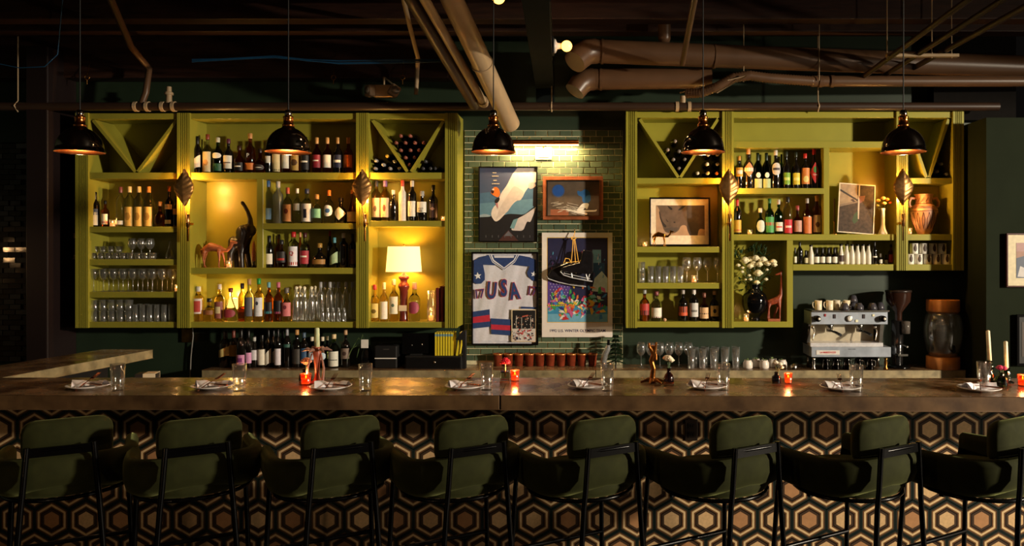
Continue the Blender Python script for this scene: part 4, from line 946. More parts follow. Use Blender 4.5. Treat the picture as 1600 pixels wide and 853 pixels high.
# amphora
t = thing('amphora', 'two handled terracotta amphora with dark linear decoration', 'amphora', (X(1443.5, 6.79), 6.79, s1(366.3)))
TC = mat('painted_terracotta', (196, 140, 104), .55, vary=.25, scale=12, bump=.06)
prof = [(0, 0), (.05, 0), (.055, .01), (.095, .1), (.118, .19), (.112, .235), (.08, .262), (.07, .275), (.068, .32), (.078, .352), (.084, .356), (.074, .356), (.06, .33), (.06, .28), (0, .27)]
prof = [prof[0]]+sp(prof[1:])
M().lathe(prof, 28).obj('body', TC, t)
for sx in (-1, 1):
    M().tube([(sx*.07, 0, .318), (sx*.112, 0, .325), (sx*.13, 0, .29), (sx*.126, 0, .255), (sx*.1, 0, .238)], [.012, .013, .013, .012, .012], 8).obj('handle', TC, t)
m = M()
for z0 in (.232, .243, .205, .272): 
    r = .1135 if z0 < .236 else (.108 if z0 < .25 else .0735)
    if z0 == .205: r = .1185
    label_patch(m, r+.0012, z0, z0+.004, PI*.95, 'rect', 0, 24)
def surf(z):
    for (r0, a), (r1, b) in zip(prof, prof[1:]):
        if a <= z <= b and b > a: return r0+(r1-r0)*(z-a)/(b-a)
    return .1
for k in range(-4, 5):
    for dx in (-.09, .09):
        pts = []
        for q in range(7):
            z = .05+q*.024; a = k*.42+dx*math.sin(q/6*PI)*1.2; r = surf(z)+.0012; pts.append((r*math.sin(a), -r*math.cos(a), z))
        m.tube(pts, .0018, 4)
for k in range(-3, 4):
    a0 = k*.5; r = surf(.3)+.001
    m.tube([(r*math.sin(a0-.2), -r*math.cos(a0-.2), .285), (r*math.sin(a0+.2), -r*math.cos(a0+.2), .335)], .0018, 4)
o = m.obj('painted_lines', mat('umber_line', (92, 48, 34), .6), t)
# flowers
def bloom(m, c, r, mi=0, n=11, cup=.45):
    c = Vector(c); m.ell(c, (r*.66, r*.66, r*.6), 9, 7, mi)
    for ring, (k, rad, tilt) in enumerate([(5, .42, 1.15), (6, .62, .8), (n-4, .78, .4)]):
        for i in range(k):
            a = 2*PI*i/k+ring*.5+random.uniform(-.2, .2)
            rot = Matrix.Rotation(a, 3, 'Z') @ Matrix.Rotation(-tilt, 3, 'Y')
            m.ell(c+Vector((math.cos(a)*r*rad*.62, math.sin(a)*r*rad*.62, -r*.12*ring+.1*r)), (r*.46, r*.44, r*.2), 7, 5, mi, rot)
    return m
def leafm(m, p, d, L, wd, mi=0):
    p = Vector(p); d = Vector(d).normalized(); s_ = d.cross(Vector((0, 0, 1)));
    if s_.length < .1: s_ = Vector((1, 0, 0))
    s_.normalize(); n = s_.cross(d)
    q = [p, p+d*L*.35+s_*wd+n*.1*wd, p+d*L*.7+s_*wd*.7, p+d*L-n*L*.15, p+d*L*.7-s_*wd*.7, p+d*L*.35-s_*wd+n*.1*wd, p+d*L*.5-n*wd*.3]
    m.add(q, [(0, 1, 6), (1, 2, 6), (2, 3, 6), (3, 4, 6), (4, 5, 6), (5, 0, 6)], mi)
IV = mat('ivory_petal', (240, 228, 188), .5, vary=.08); LEAFG = mat('dark_leaf', (34, 58, 26), .45, vary=.3); STEM = mat('green_stem', (74, 96, 48), .5)
t = thing('flower_vase', 'glossy black bulbous vase next to the wooden giraffe', 'vase', (X(1179, 6.77), 6.77, s1(502.8)))
M().lathe([(0, 0)]+sp([(.045, 0), (.048, .02), (.04, .035), (.098, .09), (.116, .165), (.102, .235), (.05, .275), (.042, .29), (.046, .315), (.05, .325), (.04, .325), (.036, .28), (.0, .27)]), 36).obj('body', mat('black_ceramic', (8, 8, 9), .07, vary=0), t)
t.location.z = s1(502.8)
t = thing('rose_bouquet', 'bouquet of ivory roses with dark leaves in the black vase', 'bouquet', (X(1179, 6.77), 6.77, s1(502.8)+.27))
def Zf(a, b): return ((1140+a/6.56-1179)/177.25, HC-(380+b/6.56-CY)/177.25-(s1(502.8)+.27))
for a, b, r in [(155, 175, 44), (215, 160, 34), (262, 150, 36), (250, 215, 40), (205, 235, 30), (340, 170, 42), (300, 215, 34), (385, 205, 34), (435, 190, 34), (450, 220, 26), (290, 305, 43), (90, 225, 22), (125, 250, 16), (375, 270, 15), (130, 293, 18), (200, 330, 16), (270, 400, 28), (375, 370, 20), (210, 370, 18), (155, 370, 12)]:
    x, z = Zf(a, b); m = bloom(M(), (x, random.uniform(-.05, .02), z), r/6.56/177*1.4)
    m.obj('rose', IV, t)
m = M()
for a, b, r in [(290, 305, 0), (155, 175, 0), (262, 150, 0), (340, 170, 0), (450, 220, 0), (200, 330, 0), (375, 370, 0), (250, 60, 0), (380, 60, 0), (80, 110, 0), (90, 225, 0), (125, 250, 0), (375, 270, 0), (130, 293, 0), (270, 400, 0), (210, 370, 0), (155, 370, 0), (205, 235, 0), (300, 215, 0), (385, 205, 0), (435, 190, 0), (120, 380, 0), (330, 440, 0), (400, 330, 0)]:
    x, z = Zf(a, b); m.tube([(0, 0, -.05), (x*.3, .01, z*.4), (x, .01, z-.01)], .002, 5)
m.obj('stems', STEM, t)
m = M()
for a, b in [(250, 60), (220, 90), (270, 40), (300, 80), (340, 60), (380, 90), (90, 110), (60, 130), (130, 110), (360, 130), (180, 430), (150, 470), (320, 120), (240, 20), (120, 380), (400, 330), (330, 440), (70, 150), (420, 110)]:
    x, z = Zf(a, b)
    for q in range(5): leafm(m, (x, .02+random.uniform(-.03, .05), z), (random.uniform(-1, 1), random.uniform(-.6, .3), random.uniform(-.6, 1)), .055, .011)
o = m.obj('leaves', LEAFG, t); o['kind'] = 'stuff'
# bud vase with orange flowers
t = thing('bud_vase', 'slender white bud vase beside the leaning framed photograph', 'vase', (X(1379.5, 6.76), 6.76, s1(366.3)))
M().lathe([(0, 0), (.04, 0), (.042, .01), (.024, .05), (.017, .09), (.016, .2), (.021, .232), (.017, .232), (.012, .2), (0, .19)], 20).obj('body', mat('white_glazed', (226, 220, 214), .3), t)
t = thing('orange_flowers', 'small orange and yellow flowers in the white bud vase', 'flowers', (X(1379.5, 6.76), 6.76, s1(366.3)+.19))
for dx, dz, r, c in [(-.045, .11, .024, (240, 186, 90)), (.0, .13, .027, (236, 196, 110)), (.035, .12, .024, (226, 110, 40)), (.01, .085, .025, (244, 200, 110)), (-.05, .065, .015, (220, 210, 120)), (.06, .09, .018, (220, 90, 30))]:
    bloom(M(), (dx, -.01, dz), r).obj('bloom', paint(*c), t)
m = M()
for dx, dz in [(-.045, .11), (0, .13), (.035, .12), (-.05, .065), (.02, .05), (.06, .09)]: m.tube([(0, 0, -.1), (dx*.3, 0, dz*.3), (dx, 0, dz-.015)], .0015, 5)
m.obj('stems', STEM, t)
# dark candlestick at the left of the framed photo
t = thing('candlestick', 'dark candlestick standing behind the framed photograph', 'candlestick', (X(1303.5, 6.86), 6.86, s1(366.3)))
M().lathe([(0, 0), (.03, 0), (.028, .01), (.009, .02), (.007, .1), (.016, .12), (0, .12)], 12).obj('holder', BRASS, t)
M().lathe([(0, .12), (.011, .12), (.010, .32), (0, .33)], 10).obj('candle', mat('brown_candle', (96, 70, 54), .5), t)
# mugs with a figure printed on them
mug = M().lathe([(0, 0), (.034, 0), (.0355, .004), (.0355, .092), (.0325, .092), (.0325, .008), (0, .008)], 20).mesh('cup', mat('enamel_white', (232, 226, 212), .25, vary=.03))
pr = M(); label_patch(pr, .0362, .02, .076, .42, 'oval', 0); label_patch(pr, .0364, .05, .086, .2, 'rect', 0); 
pme = pr.mesh('printed_figure', mat('sepia_print', (70, 52, 40), .5))
for r_, xs in enumerate([[1421.5, 1434.8, 1449, 1463.3, 1477.6], [1428, 1443, 1457.6, 1472]]):
    for i, x in enumerate(xs):
        t = thing('enamel_cup', 'white enamel cup, dark printed figure, %s from left, %s row below amphora' % (ORD[i], ['lower', 'upper'][r_]), 'cup', (X(x, 6.745), 6.745, s1(413.3)+r_*.0925), 0, 'enamel cups under the amphora')
        put('body', mug, t); put('printed_figure', pme, t)
# ------------------------------------------------------------------ framed pictures
def frame(par, w_, h_, fw, fd, mt, backm=None):
    m = M(); a, b = w_/2, h_/2
    for x0, x1, z0, z1 in [(-a, a, b-fw, b), (-a, a, -b, -b+fw), (-a, -a+fw, -b+fw, b-fw), (a-fw, a, -b+fw, b-fw)]:
        m.box(x0, x1, -fd, 0, z0, z1)
    m.obj('frame', mt, par, bevel=.002)
    M().box(-a+fw*.5, a-fw*.5, -.006, -.001, -b+fw*.5, b-fw*.5).obj('backing', backm or MATTEBLACK, par)
def art(par, name, o, k, ctr, Z, shapes, y0=-.007, e=.0005, soft=0):
    """flat print: polygons given in print coordinates (k units per frame pixel), each layer lying on the last"""
    m = M(); mats = []; s_ = Z/F
    bx0, bx1 = min(p[0] for p in shapes[0][0]), max(p[0] for p in shapes[0][0]); by0, by1 = min(p[1] for p in shapes[0][0]), max(p[1] for p in shapes[0][0])
    for i, (poly, c) in enumerate(shapes):
        if soft and len(poly) >= 5 and i:
            for it in range(3):
                out = []; n = len(poly)
                for j in range(n):
                    a_, p_, b_ = poly[j-1], poly[j], poly[(j+1) % n]
                    if p_[0] < bx0+8 or p_[0] > bx1-8 or p_[1] < by0+8 or p_[1] > by1-8: out.append(p_); continue
                    for q_ in (a_, b_):
                        L_ = math.hypot(q_[0]-p_[0], q_[1]-p_[1]) or 1; f_ = min(.25, soft/L_/(it+1)); out.append((p_[0]+(q_[0]-p_[0])*f_, p_[1]+(q_[1]-p_[1])*f_))
                poly = out
        mt = c if isinstance(c, bpy.types.Material) else paint(*c)
        if mt not in mats: mats.append(mt)
        pts = [((o[0]+a/k-ctr[0])*s_, (ctr[1]-(o[1]+b/k))*s_) for a, b in poly]
        ar = sum(p[0]*q[1]-q[0]*p[1] for p, q in zip(pts, pts[1:]+pts[:1]))
        if ar < 0: pts = pts[::-1]
        y = y0-e*.2*i
        m.add([(x, y, z) for x, z in pts], [tuple(range(len(pts)))], mats.index(mt))
    return m.obj(name, mats, par)
ZP = 6.935
def pic(nm, label, x0, x1, y0, y1, cat='picture', Z=ZP):
    return thing(nm, label, cat, px((x0+x1)/2, (y0+y1)/2, Z)), (x1-x0)*Z/F, (y1-y0)*Z/F, ((x0+x1)/2, (y0+y1)/2)
def R4(a, b, c, d): return [(a, b), (c, b), (c, d), (a, d)]
# skiing poster
t, w_, h_, c_ = pic('framed_poster', 'black framed poster of an orange clad rider in powder snow', 748, 840, 260.5, 378.5)
frame(t, w_, h_, .012, .022, BLACK)
sh = [(R4(55, 70, 622, 805), mat('poster_sky', (88, 74, 92), .35, rgb2=(70, 92, 120), scale=1.2, vary=.2)), ([(55, 330), (622, 260), (622, 560), (55, 560)], (76, 108, 136)), ([(55, 430), (622, 380), (622, 560), (55, 560)], (96, 134, 156)),
      ([(60, 560), (160, 555), (300, 545), (350, 530), (500, 540), (622, 440), (622, 805), (60, 805)], (26, 24, 28)),
      ([(440, 70), (620, 70), (620, 215), (540, 270), (500, 330), (480, 380), (440, 395), (400, 420), (340, 500), (260, 590), (215, 615), (170, 545), (185, 480), (240, 420), (270, 330), (330, 250), (390, 130)], mat('powder_snow', (222, 208, 198), .6, vary=.1, scale=20)),
      ([(400, 250), (500, 310), (470, 400), (410, 400), (330, 520), (250, 560), (215, 600), (260, 470), (340, 340)], (206, 190, 180)),
      ([(540, 230), (600, 215), (615, 260), (570, 290), (540, 275)], (196, 176, 170)), ([(590, 280), (622, 250), (622, 470), (585, 455)], (34, 26, 28)),
      ([(365, 695), (430, 580), (500, 545), (615, 465), (600, 520), (560, 620), (530, 600), (490, 700)], (200, 190, 190)), ([(360, 670), (395, 590), (440, 575), (400, 680)], (110, 150, 160)),
      ([(60, 545), (110, 530), (165, 545), (170, 560), (60, 565)], (150, 166, 176)),
      ([(245, 800), (345, 690), (445, 800)], (70, 40, 36)), ([(300, 750), (345, 700), (390, 750)], (96, 96, 104)),
      ([(205, 265), (240, 270), (262, 310), (262, 350), (240, 372), (205, 355), (178, 335), (168, 320), (185, 290)], (226, 118, 44)), ([(172, 305), (195, 290), (205, 310), (195, 335), (175, 328)], (60, 30, 26)), ([(185, 285), (205, 282), (205, 300), (188, 300)], (226, 206, 190)),
      ([(215, 385), (255, 365), (262, 390), (235, 430), (208, 425)], (34, 26, 26)), ([(215, 425), (240, 425), (245, 480), (235, 470)], (190, 120, 120))]
for i in range(8): sh.append(([(120+i*62, 742), (126+i*62, 742), (126+i*62, 766), (120+i*62, 766)], (90, 90, 96)))
art(t, 'print', (740, 250), 6.32, c_, ZP, sh, soft=16)
for i, (y, s_, wd) in enumerate([(127, 'BEFORE', 1), (160, 'ANYTHING', 1), (202, 'YOU', 1), (235, 'DID IT', 1)]):
    pass
m = M()
for y, xs in [(127, (190, 226)), (160, (184, 244)), (202, (197, 228)), (235, (184, 254))]:
    x = xs[0]
    while x < xs[1]:
        L = random.choice([5, 8, 10]); a = ((740+x/6.32-c_[0])*ZP/F); b = (c_[1]-(250+y/6.32))*ZP/F; u = ZP/F/6.32
        m.box(a, a+L*u, -.0101, -.0095, b-4*u, b+4*u); x += L+3
m.obj('caption_lines', CREAM, t)
# glazed etched picture in a copper brown frame
t, w_, h_, c_ = pic('framed_picture', 'small brown framed etched glass picture with a blue sun and skier', 848.5, 942.5, 276, 343.5)
WF = mat('reddish_wood_frame', (150, 84, 52), .3, vary=.3, scale=14, coat=.3)
frame(t, w_, h_, .032, .03, WF)
m = M(); a, b, q = w_/2-.03, h_/2-.03, .006
for x0_, x1_, z0_, z1_ in [(-a, a, b-q, b), (-a, a, -b, -b+q), (-a, -a+q, -b+q, b-q), (a-q, a, -b+q, b-q)]: m.box(x0_, x1_, -.033, -.028, z0_, z1_)
m.obj('gilt_slip', BRASS, t)
S = lambda L: [(a, b) for a, b in L]
circ = lambda cx, cy, r, n=20: [(cx+r*math.cos(2*PI*i/n), cy+r*math.sin(2*PI*i/n)) for i in range(n)]
BL = (36, 84, 160)
sh = [(R4(580, 400, 920, 625), mat('smoky_mirror', (110, 96, 82), .22, metal=.3, vary=.25, scale=9)), (R4(598, 585, 718, 625), (140, 84, 56)), (circ(650, 462, 44), (60, 76, 110)), (circ(650, 460, 38), BL),
      ([(775, 455), (800, 470), (830, 445), (862, 470), (868, 520), (850, 545), (808, 540), (812, 500), (778, 492)], (44, 96, 150)),
      ([(765, 598), (812, 543), (858, 543), (842, 590), (826, 570), (812, 600)], (226, 220, 206)), ([(700, 580), (840, 606), (845, 618), (835, 622), (700, 592)], (226, 220, 206)), ([(790, 590), (895, 590), (908, 582), (905, 600), (790, 602)], (226, 220, 206))]
for i in range(26):
    x = random.uniform(585, 760); y = random.uniform(540, 612); L = random.uniform(30, 80); d = random.uniform(-16, 22)
    sh.append(([(x, y), (min(x+L, 900), y+d), (min(x+L, 900), y+d+2.2), (x, y+2.2)], (190, 184, 170)))
art(t, 'print', (720, 190), 4.265, c_, ZP, sh, soft=10)
# jersey
t, w_, h_, c_ = pic('framed_jersey', 'black shadow box holding a white USA hockey jersey and small photo', 737.5, 841.5, 393.5, 538.5)
FAB = mat('white_jersey_fabric', (214, 212, 222), .8, vary=.06, scale=60, bump=.1)
frame(t, w_, h_, .014, .04, BLACK, FAB)
NV = mat('navy_fabric', (38, 60, 112), .8, vary=.15, scale=40); RDf = mat('red_fabric', (186, 40, 62), .8, vary=.1, scale=40); WT = mat('white_trim', (232, 230, 236), .8)
o_, k_ = (730, 390), 5.33; s_ = ZP/F
# rippled jersey body (folds are geometry)
m = M(); nx, nz = 40, 54; X0, X1, Y0, Y1 = 52, 578, 50, 762; vs = []
for j in range(nz+1):
    for i in range(nx+1):
        a = X0+(X1-X0)*i/nx; b = Y0+(Y1-Y0)*j/nz
        y = -.013-.0022*math.sin(a*.035+b*.006)-.0018*math.sin(b*.02+a*.03)-.0009*math.sin(a*.09+b*.02)
        vs.append(((o_[0]+a/k_-c_[0])*s_, y, (c_[1]-(o_[1]+b/k_))*s_))
m.add(vs, [(j*(nx+1)+i, (j+1)*(nx+1)+i, (j+1)*(nx+1)+i+1, j*(nx+1)+i+1) for j in range(nz) for i in range(nx)], 0, True)
m.obj('jersey_body', FAB, t)
sh = [([(60, 90), (110, 62), (190, 45), (205, 90), (240, 130), (135, 125), (150, 200), (150, 250), (120, 282), (80, 285), (55, 270)], NV),
      ([(425, 45), (520, 62), (575, 85), (578, 265), (545, 255), (510, 225), (500, 190), (520, 140), (380, 125), (405, 90)], NV),
      ([(190, 45), (425, 45), (400, 90), (308, 150), (215, 90)], NV),
      ([(183, 42), (208, 42), (225, 85), (310, 148), (390, 85), (412, 42), (437, 42), (400, 105), (310, 170), (212, 105)], WT),
      ([(190, 42), (197, 42), (218, 93), (310, 158), (396, 93), (421, 42), (428, 42), (400, 98), (310, 165), (214, 98)], NV),
      ([(225, 48), (395, 48), (390, 68), (230, 68)], FAB),
      ([(52, 515), (190, 495), (195, 640), (52, 655)], NV), ([(52, 560), (192, 540), (194, 595), (52, 610)], RDf),
      ([(200, 570), (372, 580), (372, 712), (203, 700)], NV), ([(201, 620), (372, 630), (372, 672), (202, 662)], RDf), ([(450, 472), (580, 478), (580, 492), (450, 488)], NV)]
def star(cx, cy, r, rot=0): return [(cx+(r if i % 2 == 0 else r*.42)*math.sin(rot+i*PI/5), cy-(r if i % 2 == 0 else r*.42)*math.cos(rot+i*PI/5)) for i in range(10)]
sh += [(star(92, 218, 32, -.1), WT), (star(556, 203, 26, .15), WT)]
for q, (a, b, nm_) in enumerate([(0, 1, 'shoulder_panel'), (1, 2, 'shoulder_panel'), (2, 6, 'collar'), (6, 8, 'sleeve_stripe'), (8, 10, 'hem_stripe'), (10, 11, 'sleeve_stripe'), (11, 12, 'star'), (12, 13, 'star')]):
    art(t, nm_, o_, k_, c_, ZP, sh[a:b], y0=-.0225-.0001*a)
def jt(s_t, a, b, size, rot, sx=1, o1=.0115, o2=.0065):
    p = lambda y: ((o_[0]+a/k_-c_[0])*s_, y, (c_[1]-(o_[1]+b/k_))*s_)
    text('lettering', s_t, size, RDf, t, p(-.0262), .0004, o1, rot=(PI/2, rot, 0), sx=sx)
    text('lettering', s_t, size, NV, t, p(-.0272), .0004, o2, rot=(PI/2, rot, 0), sx=sx)
for ch, a, b, rr in [('U', 207, 345, .1), ('S', 308, 325, 0), ('A', 398, 350, -.12)]: jt(ch, a, b, .2, rr, .62)
jt('17', 103, 370, .11, -.1, .86, .0045, .0005); jt('17', 540, 345, .11, .12, .8, .0045, .0005)
m = M(); m.box((o_[0]+372/k_-c_[0])*s_, (o_[0]+578/k_-c_[0])*s_, -.032, -.029, (c_[1]-(o_[1]+765/k_))*s_, (c_[1]-(o_[1]+496/k_))*s_)
m.obj('photo_card', CREAM, t)
sh = [(R4(380, 503, 570, 760), (22, 20, 22)), (R4(380, 655, 570, 760), (206, 196, 188))]
random.seed(3)
for i in range(60):
    x = random.uniform(384, 550); y = random.uniform(540, 655); sh.append((R4(x, y, x+random.uniform(3, 14), y+random.uniform(3, 16)), random.choice([(150, 110, 90), (90, 60, 50), (196, 180, 170), (40, 34, 36)])))
for i in range(60):
    x = random.uniform(384, 548); y = random.uniform(655, 745); sh.append(([(x, y), (x+random.uniform(6, 20), y+random.uniform(-4, 4)), (x+random.uniform(4, 16), y+random.uniform(8, 18)), (x-3, y+10)], random.choice([(190, 50, 54), (226, 226, 230), (40, 40, 60), (206, 200, 200), (120, 90, 80)])))
for x in (410, 455, 530): sh.append((R4(x, 560, x+4, 650), (206, 200, 190)))
sh.append(([(460, 550), (510, 540), (512, 548), (462, 560)], (190, 90, 70)))
art(t, 'photo_print', o_, k_, c_, ZP, sh, y0=-.0325, e=.0002)
# winter games poster: abstract brushy colours only
t, w_, h_, c_ = pic('sports_poster', 'tall white bordered colourful poster reading 1992 with skates in front', 847, 957, 363.5, 526.5)
M().box(-w_/2, w_/2, -.012, -.002, -h_/2, h_/2).obj('backing_board', mat('poster_white', (232, 222, 212), .4, vary=.03), t)
o_, k_ = (840, 350), 4.49
NAVY = (30, 30, 66)
sh = [(R4(66, 94, 495, 690), (214, 176, 60)), (R4(70, 98, 491, 686), NAVY), (R4(70, 280, 491, 420), (24, 26, 50)), (R4(70, 395, 230, 575), (86, 64, 140)), (R4(70, 575, 491, 686), (60, 140, 180)), (R4(70, 630, 491, 686), (110, 170, 196)),
      (R4(385, 180, 445, 272), (110, 160, 190)), (R4(390, 272, 470, 400), (30, 70, 110)), ([(380, 470), (400, 380), (450, 330), (491, 380), (491, 480)], (176, 196, 190))]
random.seed(11)
PAL = [(190, 46, 50), (60, 150, 80), (230, 190, 60), (60, 130, 190), (226, 214, 200), (200, 90, 140), (120, 190, 190), (40, 50, 120), (220, 120, 50)]
for i in range(170):
    x = random.uniform(76, 470); y = random.gauss(560, 60)
    if not 400 < y < 660: continue
    if x < 160 and y > 600: continue
    a = random.uniform(0, PI); L = random.uniform(20, 64); wd = random.uniform(7, 20); dx, dy = math.cos(a), math.sin(a)
    P4 = [(x-dx*L*.5-dy*wd*.5, y-dy*L*.5+dx*wd*.5), (x-dx*L*.2-dy*wd, y-dy*L*.2+dx*wd), (x+dx*L*.5, y+dy*L*.5), (x+dy*wd*.7, y-dx*wd*.7)]
    P4 = [(min(490, max(71, p)), min(685, q)) for p, q in P4]
    sh.append((P4, random.choice(PAL)))
for i in range(60):
    x = random.uniform(80, 480); y = random.uniform(200, 400); L = random.uniform(4, 26); wd = random.uniform(2, 5)
    sh.append(([(x, y), (x+wd, y-L), (x+wd*2, y-L*.5), (x+wd, y+4)], random.choice([(60, 90, 160), (150, 60, 90), (70, 140, 180), (200, 190, 190), (96, 60, 110)])))
for i in range(7):
    for j in range(6): sh.append((star(90+j*22+(i % 2)*11, 420+i*20, 5), (200, 190, 216)))
for x in range(75, 200, 13): sh.append((R4(x, 566, x+8, 574), (226, 200, 50)))
art(t, 'print', o_, k_, c_, ZP, sh, y0=-.0122, e=.00012)
text('lettering', '1992 U.S. WINTER OLYMPIC TEAM', .034, mat('navy_ink', (34, 34, 84), .5), t, ((840+280/4.49-c_[0])*ZP/F, -.0125, (c_[1]-(350+748/4.49))*ZP/F), .0003, .0006, sx=.98)
# hanging skates
t = thing('ice_skates', 'pair of black ice skates hanging by yellow laces over the poster', 'ice skates', px(898, 362, 6.90))
def sk(a, b): return ((840+a/4.49-898)*6.88/F, (362-(350+b/4.49))*6.88/F)
LB = mat('skate_leather', (24, 22, 24), .22, vary=.3, scale=30, coat=.4)
for i, (ox, oy, yy) in enumerate([(0, 0, -.06), (-62, 32, -.005)]):
    P = [(175, 330), (165, 312), (185, 300), (215, 290), (300, 268), (312, 205), (325, 182), (385, 190), (392, 215), (392, 330), (375, 350), (300, 345), (235, 340)]
    if i: P = [(90, 375), (75, 355), (95, 320), (160, 290), (215, 270), (250, 330), (330, 400), (330, 430), (240, 420)]; ox = oy = 0
    b_ = M().prism([sk(a+ox, b+oy) for a, b in P], yy-.03, yy+.025).obj('boot', LB, t, bevel=.008, seg=3)
    H_ = [(160, 330), (180, 315), (200, 345), (385, 385), (395, 398), (380, 402), (330, 398), (190, 362)] if not i else [(75, 380), (90, 375), (330, 430), (330, 442), (240, 430)]
    bl = M()
    rr = [(168, 345), (180, 322), (196, 318)] if not i else [(72, 372), (80, 366), (92, 366)]
    bl.tube([(sk(a, b)[0], yy, sk(a, b)[1]) for a, b in ([(178, 318), (163, 335), (185, 358), (250, 378), (385, 402)] if not i else [(60, 362), (75, 385), (150, 410), (240, 428), (340, 440)])], .0062, 6)
    if not i:
        bl.tube([(sk(a, b)[0], yy, sk(a, b)[1]) for a, b in [(196, 322), (186, 345), (250, 358), (370, 385)]], .004, 6)
        for a, b, c, d in [(238, 335, 244, 375), (340, 350, 352, 392), (366, 350, 352, 392)]: bl.tube([(sk(a, b)[0], yy, sk(a, b)[1]), (sk(c, d)[0], yy, sk(c, d)[1])], .006, 6)
    bl.obj('blade', mat('skate_steel', (225, 225, 228), .3, metal=.35, vary=.1), t)
m = M(); YL = mat('yellow_lace', (222, 170, 74), .7)
for pts in [[(260, 35), (262, 60), (254, 85)], [(240, 110), (238, 95), (262, 88), (272, 100), (256, 112), (240, 100)], [(250, 105), (246, 180), (238, 275)], [(256, 105), (262, 190), (268, 280)], [(262, 108), (276, 190), (290, 272)], [(185, 275), (200, 240), (225, 245), (238, 275)], [(290, 275), (310, 245), (330, 235)], [(200, 270), (300, 262)]]:
    m.tube([(sk(a, b)[0], -.075 if b > 240 else -.02-.05*max(0, b-60)/180, sk(a, b)[1]) for a, b in pts], .0042, 6)
m.obj('laces', YL, t)
M().tube([(0, .05, .01), (0, -.03, .01), (0, -.03, .022)], .004, 6).obj('hook', BRASS, t)
# brass picture light
t = thing('picture_light', 'long brass tube picture light glowing over the green tiles', 'picture light', px(848, 222, 6.84))
M().tube([(-.32, 0, 0), (.32, 0, 0)], .022, 16).obj('brass_tube', mat('satin_brass_tube', (190, 120, 58), .3, metal=1, vary=.08), t)
M().box(-.32, .32, -.006, .006, -.031, -.021).obj('light_strip', mat('warm_strip', (255, 214, 150), .4, emit=9, ecol=(255, 190, 110), vary=0), t)
M().box(-.075, .075, .09, .112, -.145, -.03).obj('wall_plate', mat('plate_cream', (236, 226, 196), .3), t, bevel=.006)
M().tube([(0, .0, -.0), (0, .1, -.04)], .01, 8).obj('arm', BRASS, t)
M().box(-.05, .05, .086, .09, -.13, -.122).box(-.012, .012, .086, .09, -.108, -.1).obj('plate_slot', MATTEBLACK, t)
for dx in (-.2, 0, .2):
    l = area('strip_light', (0, 0, 0), (0, 0, -1), .2, 6.5, (1, .66, .3), .02)
    l.parent = t; l.location = (dx, .012, -.036); l.rotation_euler = (.35, 0, 0)
# rhino print
t, w_, h_, c_ = pic('framed_print', 'black framed sepia print of a rhinoceros with a wide white mat', 1014.5, 1109.5, 308.5, 384.5, Z=6.86)
t.rotation_euler = (-.06, 0, 0)
frame(t, w_, h_, .014, .02, BLACK, mat('white_mat_board', (224, 212, 190), .6))
sh = [(R4(128, 178, 775, 580), mat('sand_ground', (166, 136, 108), .6, vary=.15, scale=12)),
      ([(128, 178), (400, 178), (775, 178), (775, 500), (700, 485), (680, 580), (575, 580), (545, 520), (530, 440), (455, 445), (430, 520), (350, 560), (260, 545), (225, 500), (200, 400), (170, 330), (180, 250), (150, 190)], mat('rhino_hide', (92, 76, 64), .7, vary=.25, scale=18)),
      ([(530, 180), (775, 180), (770, 500), (700, 485), (680, 578), (575, 578), (540, 500), (545, 400)], mat('rhino_dark', (62, 50, 42), .7, vary=.3, scale=20)), ([(560, 400), (700, 410), (680, 578), (575, 578), (548, 500)], (50, 42, 38)),
      ([(165, 255), (180, 262), (195, 350), (225, 410), (270, 450), (250, 480), (215, 450), (180, 350)], (44, 36, 32)), ([(280, 182), (310, 190), (352, 225), (335, 245), (300, 222)], (30, 26, 24)), ([(420, 235), (480, 185), (530, 180), (470, 235), (430, 250)], (30, 26, 24)),
      ([(262, 350), (275, 380), (300, 395), (280, 400), (262, 380)], (50, 40, 34)), ([(360, 398), (385, 396), (384, 412), (362, 412)], (30, 24, 22)), ([(240, 485), (400, 470), (430, 480), (400, 530), (330, 548), (255, 530)], (76, 66, 60)), ([(455, 300), (525, 182), (540, 182), (500, 330), (520, 440), (470, 445), (440, 400)], (92, 74, 62))]
art(t, 'print', (1010, 300), 8.53, c_, 6.86, sh, soft=24)
# leaning framed photograph
t, w_, h_, c_ = pic('framed_photo', 'white framed photograph of a wooden cross over earth, leaning beside bud vase', 1308, 1367, 286.5, 366, Z=6.80)
t.rotation_euler = (-.10, math.radians(4.4), 0); w_ *= .97; h_ *= .985
frame(t, w_, h_, .009, .014, mat('white_frame', (214, 206, 190), .4), mat('dark_print', (40, 32, 28), .5))
sh = [(R4(85, 45, 440, 512), mat('dark_earth', (56, 44, 36), .7, vary=.5, scale=40)), ([(85, 45), (270, 45), (270, 200), (230, 215), (100, 262), (90, 150)], mat('sandy_photo', (140, 122, 100), .7, vary=.2, scale=30)), ([(85, 95), (275, 195), (272, 212), (85, 115)], (40, 32, 28)), ([(95, 255), (268, 205), (270, 222), (98, 275)], (112, 96, 80)), (R4(274, 48, 288, 380), (170, 160, 150)), (R4(262, 48, 272, 150), (40, 32, 28)), ([(200, 200), (225, 190), (250, 214), (230, 222)], (60, 44, 40)), ([(240, 340), (275, 300), (280, 400), (245, 430), (225, 400)], (44, 66, 36)), ([(280, 160), (340, 150), (330, 200), (290, 230)], (110, 70, 64))]
art(t, 'print', (1295, 280), 6.1, c_, 6.80, sh)
